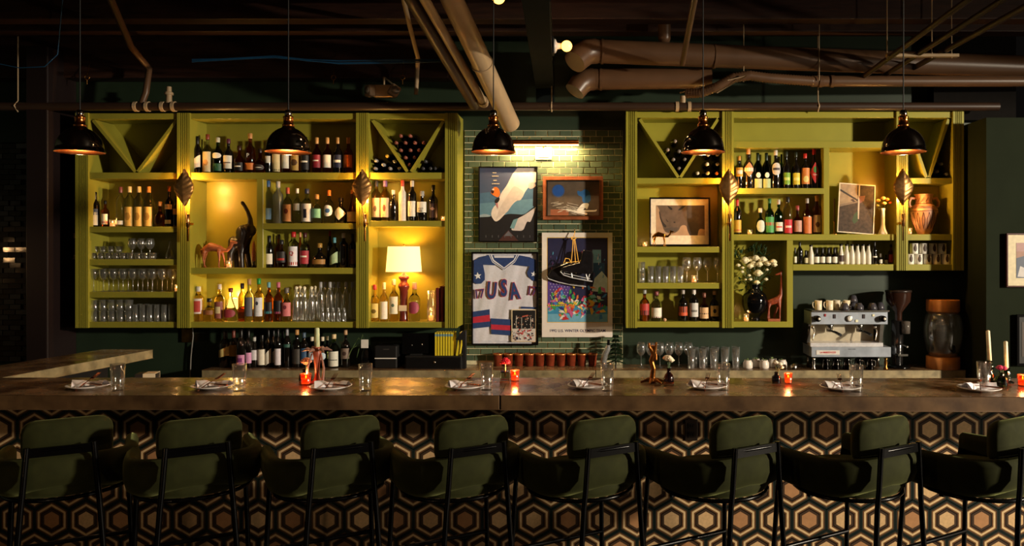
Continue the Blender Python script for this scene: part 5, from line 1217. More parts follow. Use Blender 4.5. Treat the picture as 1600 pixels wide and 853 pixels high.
# pictures on the side walls
t, w_, h_, c_ = pic('framed_picture', 'cream matted framed picture on the dark wall left of the left cabinet', 93.5, 122, 364, 405, Z=6.93)
frame(t, w_, h_, .006, .02, mat('pale_wood_frame', (150, 112, 84), .4), mat('warm_mat', (146, 120, 96), .7))
art(t, 'print', (93, 364), 1, c_, 6.93, [(R4(7, 8, 29, 34), (34, 26, 22)), (R4(13, 12, 16, 30), (150, 136, 120)), (R4(17, 22, 27, 33), (60, 40, 30))])
t, w_, h_, c_ = pic('framed_picture', 'dark framed picture above the cream matted one at the far left', 92.5, 122, 294, 353, Z=6.93)
frame(t, w_, h_, .01, .02, BLACK, mat('dim_print', (32, 24, 20), .5))
art(t, 'print', (92, 294), 1, c_, 6.93, [(R4(6, 8, 26, 50), (26, 20, 18)), (circ(16, 22, 6), (44, 32, 28)), ([(8, 48), (12, 30), (20, 28), (24, 48)], (40, 28, 24))])
t, w_, h_, c_ = pic('framed_picture', 'cream matted landscape photograph on the green side wall at the right edge', 1571, 1625, 364.5, 448.5, Z=6.33)
frame(t, w_, h_, .012, .022, mat('dark_red_frame', (70, 34, 30), .25), mat('cream_mat_board', (206, 192, 158), .6))
art(t, 'print', (1480, 340), 2.843, c_, 6.33, [(R4(305, 112, 400, 268), (150, 112, 96)), (R4(305, 112, 400, 150), (160, 124, 120)), ([(305, 180), (340, 170), (400, 176), (400, 268), (305, 268)], (76, 84, 100)), ([(310, 262), (322, 215), (345, 225), (400, 210), (400, 268)], (190, 184, 180))], y0=-.008)
t, w_, h_, c_ = pic('framed_picture', 'black framed dark picture low on the green side wall', 1587, 1640, 491, 571, Z=6.33)
frame(t, w_, h_, .02, .022, BLACK, mat('dark_mat', (26, 24, 22), .6))
art(t, 'print', (1587, 491), 1, c_, 6.33, [(R4(9, 12, 40, 66), (60, 48, 40)), (R4(12, 24, 40, 40), (120, 86, 60))], y0=-.008)
M().box(-.05, .05, -.012, 0, -.06, .06).obj('x', BRASS)
o = bpy.data.objects['x']; o.name = 'wall_switch_box'; o.location = px(293.5, 524, 6.958); tag(o, 'small metal wall box under the left cabinet with a hanging cable', 'wall box')
# ------------------------------------------------------------------ back counter things
def cz(): return BC
row('on the back counter', 0, 'wine bottles on the back counter', [
 (352, 516, 18, 'wine', DK, (214, 190, 120), 'torn', (60, 50, 44), 'wide dark bottle with curved cream label', {'zr': (.3, .58)}),
 (365, 515, 13.5, 'wine', DK, (150, 116, 50), 'rect', (110, 50, 40), 'dark bottle with olive gold label', {'zr': (.3, .6)}),
 (377, 514, 14, 'wine', DK, (196, 130, 170), 'rect', BK, 'dark bottle with pink and violet label', {'zr': (.1, .36), 'mark': ((130, 60, 120), .3, .7, .5, 'rect'), 'dz': -.1}),
 (388.5, 515, 12, 'wine', DK, (214, 150, 190), 'rect', BK, 'dark bottle with narrow pink label', {'zr': (.12, .4), 'dz': -.02}),
 (397.5, 525, 13, 'burg', DK, (216, 210, 214), 'rect', SV, 'dark bottle with white square label and silver top', {'zr': (.24, .56)}),
 (409.5, 523, 13.5, 'burg', DK, W_, 'rect', BK, 'dark bottle with tall white label', {'zr': (.08, .56)}),
 (419.5, 514, 11, 'wine', DK, W_, 'torn', BK, 'dark bottle with slanted white label', {'zr': (.08, .5)}),
 (427.5, 514, 11, 'wine', DK, W_, 'torn', BK, 'slim dark bottle with slanted white label', {'zr': (.08, .46), 'dz': .06}),
 (434.5, 514, 11, 'wine', DK, (226, 216, 220), 'rect', BK, 'slim dark bottle with upright white label', {'zr': (.08, .5), 'dz': -.04}),
 (441.5, 515, 10, 'wine', glassc(120, 40, 40), None, 'rect', BK, 'slim dark red bottle without label', {'dz': .05}),
 (448.5, 511, 12.5, 'wine', DK, (50, 90, 80), 'rect', (140, 140, 146), 'tall dark bottle with grey capsule and green label', {'zr': (.5, .58)}),
 (464, 516, 15, 'spirit', DK, (56, 52, 46), 'rect', (190, 140, 80), 'broad dark bottle with gold stopper', {'zr': (.1, .5)}),
 (475, 520, 12.5, 'tall', DK, (44, 76, 110), 'rect', (70, 90, 110), 'bottle with deep blue label', {'zr': (.1, .56)}),
 (487.5, 527, 13, 'spirit', glassc(30, 40, 60), (190, 206, 216), 'hex', (220, 206, 180), 'first dark blue bottle with white splash label', {'zr': (.26, .5)}),
 (504, 527, 13, 'spirit', glassc(30, 40, 60), (190, 206, 216), 'hex', (220, 206, 180), 'second dark blue bottle with white splash label', {'zr': (.26, .5)}),
 (511, 526, 10, 'spirit', glassc(30, 40, 60), (190, 206, 216), 'hex', (220, 206, 180), 'third dark blue bottle standing behind', {'zr': (.26, .5), 'dz': .07}),
 (521.8, 523, 17, 'spirit', glassc(190, 200, 90), (226, 222, 206), 'rect', (226, 200, 150), 'yellow green bottle with white label', {'zr': (.04, .5), 'mark': ((90, 90, 80), .4, .46, .8, 'rect')}),
 (540, 516, 14, 'spirit', DK, (130, 110, 96), 'rect', (190, 150, 110), 'dark bottle with taupe label', {'zr': (.24, .52), 'mark': ((70, 50, 44), .3, .7, .4, 'oval')}),
], Z=6.80, base_z=BC)
# black vase with leaves and tag
t = thing('dark_vase', 'black vase with a few grass blades and a white tag behind bar glass', 'vase', (X(573, 6.8), 6.80, BC))
M().lathe([(0, 0), (.04, 0), (.055, .05), (.05, .13), (.03, .17), (.034, .19), (.026, .19), (0, .16)], 16).obj('body', BLACK, t)
M().box(-.032, .032, -.06, -.057, .175, .25).obj('tag', WHITE, t, bevel=.004)
m = M()
for a, b, c in [(-.09, .04, .12), (-.13, .09, .0), (-.06, .12, .04)]:
    m.tube([(0, 0, .17), (a*.5, -.02, .17+b), (a, -.03, .15+c*.3), (a*1.25, -.04, .05+c)], [.003, .004, .004, .001], 5)
m.obj('grass_blades', STEM, t)
t = thing('receipt_printer', 'black receipt printer with a pale paper slot on the back counter', 'printer', (X(607, 6.8), 6.80, BC))
M().box(-.1, .1, -.09, .1, 0, .2).obj('body', MATTEBLACK, t, bevel=.012)
M().box(-.095, .095, -.093, -.09, .085, .094).obj('paper_edge', WHITE, t)
M().box(-.06, .06, -.06, .04, .2, .206).obj('lid', BLACK, t, bevel=.002)
M().box(-.02, .03, -.0925, -.09, .165, .172).obj('badge', mat('dim_grey', (70, 66, 62), .4), t)
t = thing('cash_box', 'black cash drawer box carrying the yellow spined magazines', 'cash box', (X(684, 6.8), 6.78, BC))
M().box(-.26, .235, -.1, .12, 0, .112).obj('body', MATTEBLACK, t, bevel=.004)
M().box(-.25, .225, -.106, -.1, .008, .104).obj('drawer', mat('black_enamel', (18, 17, 17), .3), t, bevel=.002)
M().lathe([(0, 0), (.01, 0), (.01, .006), (0, .006)], 12, (.0, -.106, .06), axis='y').obj('lock', STEEL, t)
t = thing('card_terminal', 'dark till screen standing left of the yellow magazines', 'till', (X(652, 6.8), 6.78, BC+.112))
M().box(-.125, .11, -.02, .01, .01, .19).obj('screen', BLACK, t, bevel=.006)
M().box(-.05, .05, -.04, .06, 0, .012).obj('foot', MATTEBLACK, t)
M().ell((.05, -.021, .09), (.008, .002, .012), 8, 6).ell((-.04, -.021, .085), (.008, .002, .01), 8, 6).obj('glint_button', STEEL, t)
YS = mat('yellow_spine', (222, 200, 44), .5, vary=.06)
for i in range(8):
    x = 681.5+i*4.15; lean = 0
    if i == 7: x = 714; lean = .15
    t = thing('magazine', 'yellow spined magazine' + (', %s from the left in the upright row' % ORD[i] if i < 7 else ' leaning alone at the right of the row'), 'magazine', (X(x, 6.73), 6.72, BC+.1125), 0, 'yellow magazines on the cash box')
    t.rotation_euler = (0, lean, 0)
    M().box(-.010, .010, 0, .003, 0, .2).box(-.010, -.0085, 0, .15, 0, .2).box(.0085, .010, 0, .15, 0, .2).obj('cover', YS, t)
    M().box(-.0085, .0085, .003, .148, .002, .198).obj('pages', CREAM, t)
    M().box(-.0088, .0088, -.0008, 0, .168, .188).obj('spine_band', mat('spine_blue', (120, 160, 170), .5), t)
t = thing('bookend', 'black angled bookend at the right end of the magazines', 'bookend', (X(722, 6.73), 6.73, BC))
M().prism([(0, 0), (.035, 0), (.035, .33), (.01, .33), (-.05, .26), (-.045, .25), (.005, .25), (.012, .1)], -.03, .03).obj('bracket', MATTEBLACK, t)
# terracotta cups along the tiles
cup = M().lathe([(0, 0), (.032, 0), (.034, .004), (.043, .098), (.045, .1), (.045, .11), (.040, .11), (.038, .1), (.032, .008), (0, .008)], 20).mesh('body', mat('terracotta_glaze', (118, 50, 30), .15, vary=.35, scale=14))
lid = M().lathe([(.0455, .1), (.0462, .105), (.046, .112), (.041, .112)], 20).mesh('rim', mat('rim_gold', (196, 130, 70), .3, metal=.6))
for i in range(10):
    t = thing('terracotta_cup', 'glazed terracotta cup, %s from the left in the row below the pictures' % ORD[i], 'cup', (X(778+i*16.4, 6.86), 6.87, BC), random.uniform(0, 6), 'terracotta cups along the green tiles')
    put('body', cup, t); put('rim', lid, t)
# curved glass decanter and mini tree
t = thing('curved_vase', 'grey twisting glass vase beside the little fir tree', 'vase', (X(947, 6.75), 6.75, BC))
M().tube([(-.01, 0, 0), (-.022, 0, .06), (-.01, 0, .12), (.015, 0, .17), (.02, 0, .2)], [.022, .027, .027, .026, .018], 12).obj('body', mat('grey_bubbly_glass', (150, 150, 150), .3, trans=.6, vary=.3, scale=60, bump=.4), t)
M().tube([(.02, 0, .2), (.022, 0, .25)], [.014, .012], 10).obj('neck', BLACK, t)
t = thing('small_fir', 'small artificial fir tree standing at the right end of the tiles', 'tree', (X(962, 6.84), 6.82, BC))
M().tube([(0, 0, 0), (0, 0, .28)], [.008, .003], 6).obj('trunk', WOODDARK, t)
FIR = mat('fir_green', (38, 62, 34), .6, vary=.3)
for lv in range(7):
    m = M(); z = .04+lv*.038; R = .075*(1-lv/7.5)
    for q in range(9):
        a = 2*PI*q/9+lv; e = Vector((math.cos(a)*R, math.sin(a)*R*.9, z-.012))
        m.tube([(0, 0, z+.015), e], [.003, .001], 4)
        for r_ in range(7):
            b = Vector((0, 0, z+.015)).lerp(e, .2+.8*r_/6)
            for s_ in (-1, 1): leafm(m, b, (-math.sin(a)*s_+math.cos(a)*.5, math.cos(a)*s_+math.sin(a)*.5, .3), .026, .008)
    o = m.obj('branch_tier', FIR, t); o['kind'] = 'stuff'
wg4 = wineglass_mesh(.041, .222)
for k in range(6):
    glass('wine_glass', wg4, X(1000+k*14.7, 6.78)+.01, 6.78, BC, 'large clear wine glass, %s from the left on the back counter right of fir tree' % ORD[k], 'wine glasses on the back counter', 'wine glass')
t_c = tumbler_mesh(.028, .036, .175, gm=GLASS2)
for k in range(5):
    glass('beer_glass', t_c, X(1080+k*17.3, 6.72), 6.71, BC, 'clear tapered tall glass, %s from the left beside the counter wine glasses' % ORD[k], 'tall glasses on the back counter', 'glass')
for k in range(5):
    glass('beer_glass', t_c, X(1086+k*16.2, 6.8), 6.84, BC, 'clear tapered tall glass, %s from the left in the back row on the counter' % ORD[k], 'back row of tall glasses', 'glass')
jar = M().lathe([(0, 0), (.036, 0), (.042, .01), (.042, .05), (.032, .066), (.032, .074), (.028, .074), (.028, .06), (0, .05)], 18).mesh('body', mat('cream_jar', (222, 212, 200), .3))
for k, (x, y) in enumerate([(1168.5, 6.72), (1181, 6.8), (1194, 6.72), (1207.5, 6.8), (1222, 6.74)]):
    t = thing('garnish_jar', 'small white jar with green sprigs, %s from the left on the back counter' % ORD[k], 'jar', (X(x, y), y, BC), 0, 'white garnish jars')
    put('body', jar, t)
    m = M()
    for q in range(9): leafm(m, (0, 0, .065), (random.uniform(-1, 1), random.uniform(-1, 1), random.uniform(.3, .9)), .032, .008)
    m.obj('sprigs', mat('pale_sprig', (120, 140, 84), .6), t)
# ------------------------------------------------------------------ espresso machine
def e_(a, b): return (1220+a/4.266, 420+b/4.266)
ZM = 6.72
t = thing('espresso_machine', 'two group steel espresso machine with cups on top on the back counter', 'espresso machine', (X(1322, ZM), ZM, BC))
def mx(a): return (1220+a/4.266-1322)*ZM/F
def mz(b): return ZZ(420+b/4.266, ZM)-BC
def mb(a0, a1, b0, b1, y0, y1): return M().box(mx(a0), mx(a1), y0, y1, mz(b1), mz(b0))
mb(190, 695, 282, 366, -.06, .18).obj('control_panel', mat('worn_steel', (176, 184, 196), .34, metal=.5, vary=.25, scale=8), t, bevel=.003)
mb(190, 700, 272, 283, -.08, .2).obj('cup_tray', STEEL, t, bevel=.002)
mb(185, 640, 366, 486, .08, .18).obj('back_splash', mat('polished_splash', (206, 194, 168), .35, metal=.5, vary=.2, scale=6), t)
for s_, (a, b) in (('l', (165, 190)), ('r', (640, 665))):
    M().prism([(mx(a if s_ == 'l' else b), mz(500)), (mx(a+12 if s_ == 'l' else b+12), mz(366)), (mx(a+26 if s_ == 'l' else b-12), mz(366)), (mx(a+22 if s_ == 'l' else b-22), mz(500))], -.04, .18).obj('side_panel', STEEL, t)
mb(180, 660, 486, 512, -.08, .18).obj('drip_tray', mat('bright_steel', (228, 226, 228), .3, metal=.4), t, bevel=.003)
mb(183, 706, 512, 578, -.10, .18).obj('base_panel', mat('worn_steel', (150, 160, 172)), t, bevel=.004)
mb(215, 368, 533, 562, -.104, -.1).obj('name_plate', mat('plate_white', (214, 208, 200), .4), t)
text('lettering', 'LA MARZOCCO', .019, mat('sign_red', (190, 30, 40), .4), t, (mx(291), -.1046, mz(547)), .0004, .0008)
text('lettering', 'LINEA CLASSIC', .010, mat('grey_print', (80, 80, 84), .4), t, (mx(450), -.1008, mz(526)), .0002)
for a, ft in ((205, 0), (680, 1)):
    m = M().lathe([(0, 0), (.018, 0), (.02, .01), (.01, .03), (.016, .06), (.01, .085), (.018, .1), (0, .1)], 14, (mx(a), -.07, 0)).obj('foot', STEEL if not ft else BRASS, t)
for a in (205, 680): M().lathe([(0, 0), (.016, 0), (.01, .05), (.016, .1), (0, .1)], 10, (mx(a), .12, 0)).obj('foot', STEEL, t)
for a, b in ((228, 327), (658, 327)):
    k = M().lathe([(0, -.02), (.028, -.02), (.026, .02), (.015, .026), (0, .026)], 18, (mx(a), -.08, mz(b)), axis='y').obj('steam_knob', BLACK, t)
    M().lathe([(0, 0), (.012, 0), (.011, .004), (0, .005)], 12, (mx(a)+.008, -.106, mz(b)), axis='y').obj('knob_cap', WHITE, k)
g_ = M().lathe([(0, 0), (.028, 0), (.028, .012), (.024, .014), (0, .014)], 24, (mx(440), -.06, mz(327)), axis='y').obj('pressure_gauge', STEEL, t)
M().lathe([(0, .0145), (.022, .0145), (.022, .0148), (0, .0148)], 20, (mx(440), -.06, mz(327)), axis='y').obj('dial', WHITE, g_)
M().box(-.001, .001, -.0758, -.075, -.002, .017).obj('needle', BLACK, g_, (mx(440), 0, mz(327)))
for a, b, w2, h2, c in [(282, 305, .008, .012, (150, 30, 40)), (344, 313, .011, .018, (40, 20, 24)), (537, 313, .011, .018, (40, 20, 24)), (600, 306, .01, .01, (220, 214, 180)), (490, 343, .012, .011, (226, 222, 190))]:
    M().box(mx(a)-w2, mx(a)+w2, -.066, -.06, mz(b)-h2, mz(b)+h2).obj('switch', paint(*c), t, bevel=.002)
for a in (330, 530):
    m = M().lathe([(0, -.05), (.03, -.05), (.034, -.02), (.034, .0), (0, .0)], 18, (mx(a), .02, mz(366)))
    o = m.obj('group_head', STEEL, t)
    M().lathe([(0, -.075), (.028, -.072), (.03, -.05), (0, -.05)], 16, (mx(a), .02, mz(366))).tube([(mx(a), .0, mz(366)-.06), (mx(a)+.03, -.06, mz(366)-.07), (mx(a)+.05, -.13, mz(366)-.085)], [.008, .012, .014], 8, 1).obj('portafilter', [STEEL, BLACK], o)
for a in (200, 612):
    M().tube([(mx(a), -.05, mz(380)), (mx(a)+.01, -.075, mz(410)), (mx(a)-.005, -.08, mz(470))], .005, 8).ell((mx(a), -.06, mz(385)), .014, 10, 8).obj('steam_wand', STEEL, t)
pj = M().lathe([(0, 0), (.034, 0), (.036, .01), (.034, .05), (.027, .085), (.029, .096), (.026, .096), (.024, .08), (.03, .045), (0, .01)], 18).mesh('body', mat('dark_steel', (90, 86, 84), .12, metal=1, vary=.1))
ph = M().tube([(.03, 0, .08), (.055, 0, .075), (.056, 0, .03), (.034, 0, .02)], .004, 6).mesh('handle', STEEL)
for i, a in enumerate([302, 372, 445, 520, 598]):
    t2 = thing('milk_pitcher', 'dark steel milk pitcher, %s from the left beneath the espresso machine' % ORD[i], 'pitcher', (X(1220+a/4.266, 6.64)+.0, 6.655, BC), .3, 'milk pitchers under the machine')
    put('body', pj, t2); put('handle', ph, t2)
# cups on the machine
zt_ = mz(272)+BC
wm = M().lathe([(0, 0), (.026, 0), (.03, .004), (.031, .082), (.028, .082), (.027, .008), (0, .008)], 18).mesh('body', mat('cream_mug', (226, 214, 186), .3))
wh = M().tube([(-.029, 0, .066), (-.047, 0, .066), (-.05, 0, .04), (-.042, 0, .02), (-.029, 0, .016)], .0045, 8).mesh('handle', mat('cream_mug', (226, 214, 186)))
for i, (a, y) in enumerate([(250, 6.69), (325, 6.7), (372, 6.75), (438, 6.73)]):
    t2 = thing('coffee_mug', 'upside down cream mug, %s from the left on top of the espresso machine' % ORD[i], 'mug', (X(1220+a/4.266, y), y, zt_), 0, 'cream mugs on the espresso machine')
    put('body', wm, t2); put('handle', wh, t2)
bcup = M().lathe([(0, .062), (.022, .062), (.03, .05), (.04, .02), (.042, 0), (.039, 0), (.036, .02), (.02, .056), (0, .056)], 18).mesh('body', mat('grey_cup', (62, 60, 66), .25))
bh = M().tube([(.037, 0, .035), (.055, 0, .035), (.056, 0, .012), (.041, 0, .01)], .004, 8).mesh('handle', mat('grey_cup', (62, 60, 66)))
for i, (a, y, z, w3) in enumerate([(424, 6.66, 0, 'front left'), (520, 6.67, 0, 'front middle'), (610, 6.68, 0, 'front right'), (480, 6.78, 0, 'back'), (480, 6.76, .063, 'topmost'), (660, 6.76, 0, 'rightmost')]):
    t2 = thing('coffee_cup', 'upturned charcoal coffee cup on the espresso machine, %s one' % w3, 'cup', (X(1220+a/4.266, y), y, zt_+z), i*.5, 'charcoal cups on the espresso machine')
    put('body', bcup, t2); put('handle', bh, t2)
# grinder
t = thing('coffee_grinder', 'black coffee grinder with bean hopper right of the espresso machine', 'coffee grinder', (X(1405, 6.74), 6.76, BC))
def gz(b): return ZZ(420+b/4.266, 6.74)-BC
M().lathe([(0, gz(660)), (.1, gz(660)), (.1, gz(650)), (.05, gz(640)), (0, gz(640))], 20).obj('base', BLACK, t)
M().lathe([(.045, gz(655)), (.05, gz(600)), (.055, gz(345)), (0, gz(340))], 20, (.0, .03, 0)).obj('body', mat('grinder_black', (22, 21, 21), .18, coat=.3), t)
h_ = M().lathe([(.03, gz(345)), (.032, gz(290)), (.102, gz(215)), (.108, gz(152))], 24).obj('bean_hopper', mat('smoked_plastic', (70, 44, 34), .1, trans=.5, vary=0), t)
M().lathe([(0, gz(142)), (.112, gz(143)), (.112, gz(155)), (0, gz(156))], 24).obj('lid', mat('hopper_lid', (44, 34, 30), .3), t)
M().lathe([(0, gz(290)), (.03, gz(288)), (.095, gz(222)), (0, gz(218))], 20).obj('coffee_beans', mat('beans', (48, 26, 18), .6, vary=.5, scale=90, bump=.5), t)
M().lathe([(0, gz(430)), (.034, gz(430)), (.036, gz(350)), (0, gz(346))], 18, (.055, -.03, 0)).obj('dose_chamber', mat('clear_dark', (150, 140, 130), .1, trans=.7, vary=0), t)
M().box(-.035, .05, -.09, -.02, gz(575), gz(562)).obj('portafilter_fork', STEEL, t)
M().tube([(.0, -.0, gz(500)), (.02, -.09, gz(505)), (.03, -.13, gz(510))], .008, 8).obj('lever', STEEL, t)
# big jar
t = thing('glass_drink_jar', 'big bulbous glass jar with bamboo lid and bamboo foot', 'jar', (X(1475, 6.72), 6.74, BC))
jz = lambda y: ZZ(y, 6.72)-BC
BAM = mat('bamboo', (206, 134, 70), .45, vary=.15, scale=30, stretch=(1, 1, .1))
M().lathe([(0, 0), (.137, 0), (.14, .004), (.14, jz(557)), (0, jz(557))], 36).obj('foot', BAM, t)
M().lathe([(0, jz(487)), (.136, jz(487)), (.138, jz(485)), (.138, jz(469)), (.134, jz(468)), (0, jz(468))], 36).obj('lid', BAM, t)
M().lathe([(0, jz(556.5)), (.11, jz(556)), (.135, jz(548)), (.158, jz(528)), (.162, jz(510)), (.145, jz(494)), (.125, jz(487.5)), (.122, jz(487.5)), (.142, jz(495)), (.158, jz(510)), (.154, jz(528)), (.13, jz(547)), (.1, jz(554)), (0, jz(554.5))], 36).obj('glass_body', GLASS, t)
M().lathe([(0, -.01), (.012, -.01), (.012, .02), (.016, .02), (.016, .03), (0, .03)], 12, (.01, -.155, jz(545)), axis='y').box(.0, .02, -.19, -.18, jz(545), jz(536)).obj('tap', BLACK, t)
# small ball on the counter, under-machine metal cap
tag(M().lathe([(0, 0), (.026, .0), (.03, .02), (.026, .04), (.01, .055), (0, .058)], 16).obj('cocktail_jigger', STEEL, None, (X(1262, 6.2), 6.64, BC)), 'small round steel shaker cap at the counter edge under the espresso machine', 'shaker cap')
# ------------------------------------------------------------------ place settings
FORKM = mat('rose_steel', (176, 120, 96), .18, metal=1, vary=.05)
def fork_mesh():
    m = M().tube([(-.085, 0, .0), (-.02, 0, .006), (.02, 0, .006), (.035, 0, .004)], [.0045, .0022, .002, .004], 8)
    m.box(.033, .05, -.011, .011, .003, .0055)
    for i in range(4): m.tube([(.049, -.0095+i*.0063, .0045), (.075, -.0095+i*.0063, .006), (.092, -.0095+i*.0063, .009)], [.0018, .0016, .001], 5)
    return m.mesh('fork', FORKM)
def knife_mesh():
    m = M().tube([(-.09, 0, 0), (-.03, 0, .0), (.0, 0, 0)], [.0048, .0042, .003], 8)
    m.prism([(0, -.005), (.08, -.007), (.1, .0), (.09, .006), (0, .005)], -.0008, .0008, plane='xy')
    return m.mesh('knife', FORKM)
FKM, KNM = fork_mesh(), knife_mesh()
plate = M().lathe([(0, 0), (.055, 0), (.058, .003), (.08, .006), (.108, .017), (.109, .019), (.106, .02), (.078, .011), (.055, .008), (0, .007)], 40).mesh('plate', mat('white_plate', (232, 226, 222), .18, vary=.02))
NAP = mat('linen_napkin', (240, 236, 240), .8, vary=.05, scale=60, bump=.1)
def napkin(seed):
    random.seed(seed); m = M(); n = 12
    def hump(cx, cy, L, wd, rot, h):
        vs = []
        for j in range(n+1):
            for i in range(n+1):
                u = -1+2*i/n; v = -1+2*j/n
                x = u*L*(1-.25*(1-abs(v))*(u > 0)); y = v*wd*(1-.3*max(0, u)); z = .011+h*(1-abs(v)**1.6)*(1-.45*(u*.5+.5)**2)+.0015*math.sin(u*4+seed)
                c, s_ = math.cos(rot), math.sin(rot); vs.append((cx+x*c-y*s_, cy+x*s_+y*c, z))
        m.add(vs, [(j*(n+1)+i, j*(n+1)+i+1, (j+1)*(n+1)+i+1, (j+1)*(n+1)+i) for j in range(n) for i in range(n)], 0, True)
    hump(-.045, .012, .045, .036, .5+.2*math.sin(seed*2.), .034)
    hump(.052, .016, .042, .030, PI-.45+.2*math.sin(seed), .032)
    hump(0, .03, .06, .026, .1, .022)
    return m.mesh('napkin', NAP)
barglass = M().lathe([(0, 0), (.029, 0), (.030, .003), (.036, .142), (.0338, .142), (.0305, .052), (.0285, .036), (.024, .028), (0, .025)], 24).mesh('glass', GLASS3)
PL = [(139, 606), (332, 606.5), (517, 607.5), (727, 606.5), (918, 605.5), (1104, 606.5), (1313, 608), (1530, 610)]
GX = [(184, 609), (374, 609.5), (571, 609.5), (760, 608), (949, 609.5), (1130, 608.5), (1338, 611), (1537, 604)]
who = ['leftmost', 'second from left', 'third from left, beside the pink flower', 'just left of the bar joint', 'below the hanging skates poster', 'right of the white carnation', 'below the espresso machine', 'rightmost, beside the tall candles']
for i, ((x, y), (gx, gy)) in enumerate(zip(PL, GX)):
    Y = (HC-BT)*F/(y-CY); rz = random.uniform(-.3, .3)
    random.seed(40+i)
    o = tag(put('plate', plate, None, (X(x, Y), Y, BT)), 'white side plate set on the bar, ' + who[i], 'plate', 'side plates along the bar')
    o2 = tag(put('napkin', napkin(i), None, (X(x, Y), Y, BT)), 'folded white linen napkin on the plate ' + who[i], 'napkin', 'napkins along the bar')
    a = random.uniform(1.0, 1.5)
    o3 = tag(put('fork', FKM, None, (X(x, Y)-.002, Y-.012, BT+.030)), 'copper toned fork on the napkin, place setting ' + who[i], 'fork', 'forks along the bar'); o3.rotation_euler = (0, -.38, a)
    o4 = tag(put('knife', KNM, None, (X(x, Y)+.02, Y-.02, BT+.026)), 'copper toned knife on the napkin, place setting ' + who[i], 'knife', 'knives along the bar'); o4.rotation_euler = (0, .0, -.5+random.uniform(-.2, .2)+PI)
    Yg = (HC-BT)*F/(gy-CY)-.02
    if i == 7: Yg = 4.13
    g = tag(put('drinking_glass', barglass, None, (X(gx, Yg), Yg, BT)), 'heavy bottomed drinking glass at the place setting ' + who[i], 'drinking glass', 'drinking glasses along the bar')
# ------------------------------------------------------------------ centrepieces on the bar
YC = 4.28
def bx(x, Y=YC): return (X(x, Y), Y, BT)
def sprig(nm, label, x, h0, blooms, Y=YC, stem=True, z0=.05):
    t = thing(nm, label, 'flower', (X(x, Y), Y, BT+z0))
    m = M()
    for dx, dy, dz, r, c in blooms:
        m.tube([(0, 0, -z0+.01), (dx*.4, dy, dz*.5), (dx, dy, dz)], .0018, 6)
        mm = M(); bloom(mm, (dx, dy, dz), r, 0, 12); mm.obj('bloom', paint(*c), t)
    m.obj('stem', STEM, t)
    return t
def smallvase(x, label, kind, gm, h, r, Y=YC):
    t = thing('bud_vase', label, 'vase', bx(x, Y))
    if kind == 'square': M().box(-r, r, -r, r, 0, h*.95).obj('body', gm, t, bevel=.006)
    else:
        pf = {'bottle': [(0, 0), (r*.95, 0), (r, .004), (r*.85, h*.55), (r*.35, h*.68), (r*.33, h*.95), (r*.42, h), (r*.3, h), (r*.25, h*.68), (r*.7, h*.5), (r*.85, .008), (0, .008)],
              'jug': [(0, 0), (r*.95, 0), (r, .01), (r, h*.5), (r*.8, h*.65), (r*.4, h*.75), (r*.4, h*.93), (r*.5, h), (r*.3, h), (r*.28, h*.75), (r*.8, h*.5), (r*.85, .01), (0, .01)]}[kind]
        M().lathe(pf[:1]+sp(pf[1:], 1), 24).obj('body', gm, t)
    return t
smallvase(477.5, 'small brown glass bud vase behind the votive, holding the pink flower', 'jug', glassc(150, 80, 50), .075, .036, 4.32)
sprig('pink_flower', 'salmon pink flower in the brown vase beside the wooden candlestick', 478, 0, [(0.002, 0, .048, .036, (232, 150, 120))], 4.32, z0=.07)
votive(478, BT, 4.24, .062, .03, 'glowing amber votive on the bar in front of the pink flower', True, 1.0)
t = thing('wooden_candlestick', 'carved reddish wooden candlestick with petal collar on the bar', 'candlestick', bx(495.5, 4.27))
RW = mat('red_carved_wood', (150, 76, 56), .35, vary=.35, scale=18)
M().lathe([(0, 0), (.042, 0), (.045, .008), (.02, .02), (.012, .05), (.014, .1), (.02, .15), (.024, .17), (.018, .19), (.022, .205), (0, .205)], 16).obj('stem', RW, t)
for q in range(6):
    a = q*PI/3+.3
    M().tube([(math.cos(a)*.016, math.sin(a)*.016, .185), (math.cos(a)*.05, math.sin(a)*.05, .195), (math.cos(a)*.08, math.sin(a)*.08, .182)], [.004, .011, .002], 6).obj('petal', mat('petal_wood', (130, 96, 84), .35), t)
for sx in (-1, 1): M().tube([(sx*.025, -.01, .17), (sx*.045, -.02, .09), (sx*.04, -.03, .0)], [.004, .006, .008], 6).obj('ribbon', mat('brown_ribbon', (150, 100, 84), .5), t)
tag(M().lathe([(0, 0), (.0145, 0), (.0125, .115), (.010, .12), (0, .121)], 14).obj('taper_candle', mat('pale_green_wax', (196, 204, 160), .5), None, (X(495.5, 4.27), 4.27, BT+.19)), 'pale green candle standing in the wooden candlestick', 'candle')
smallvase(789, 'square dark glass bud vase right of the bar joint holding the red flower', 'square', glassc(150, 150, 120), .055, .027, 4.38)
t = thing('red_flower', 'bright red spiky flower in the square vase by the bar joint', 'flower', (X(789.5, 4.38), 4.38, BT+.05))
m = M()
for q in range(70):
    a = random.uniform(0, 2*PI); e = random.uniform(.1, 1.4); L = random.uniform(.025, .036); d = Vector((math.cos(a)*math.cos(e), math.sin(a)*math.cos(e), math.sin(e)))
    m.tube([(0, 0, .045), Vector((0, 0, .045))+d*L], [.003, .0045], 4)
m.obj('petals', mat('crimson_petals', (206, 32, 52), .5, vary=.15), t)
M().tube([(0, 0, -.03), (0, 0, .05)], .004, 6).obj('stem', mat('pale_stem', (170, 176, 130), .5), t)
votive(804.5, BT, 4.36, .062, .027, 'glowing orange votive beside the red flower at the bar joint', True, 1.0)
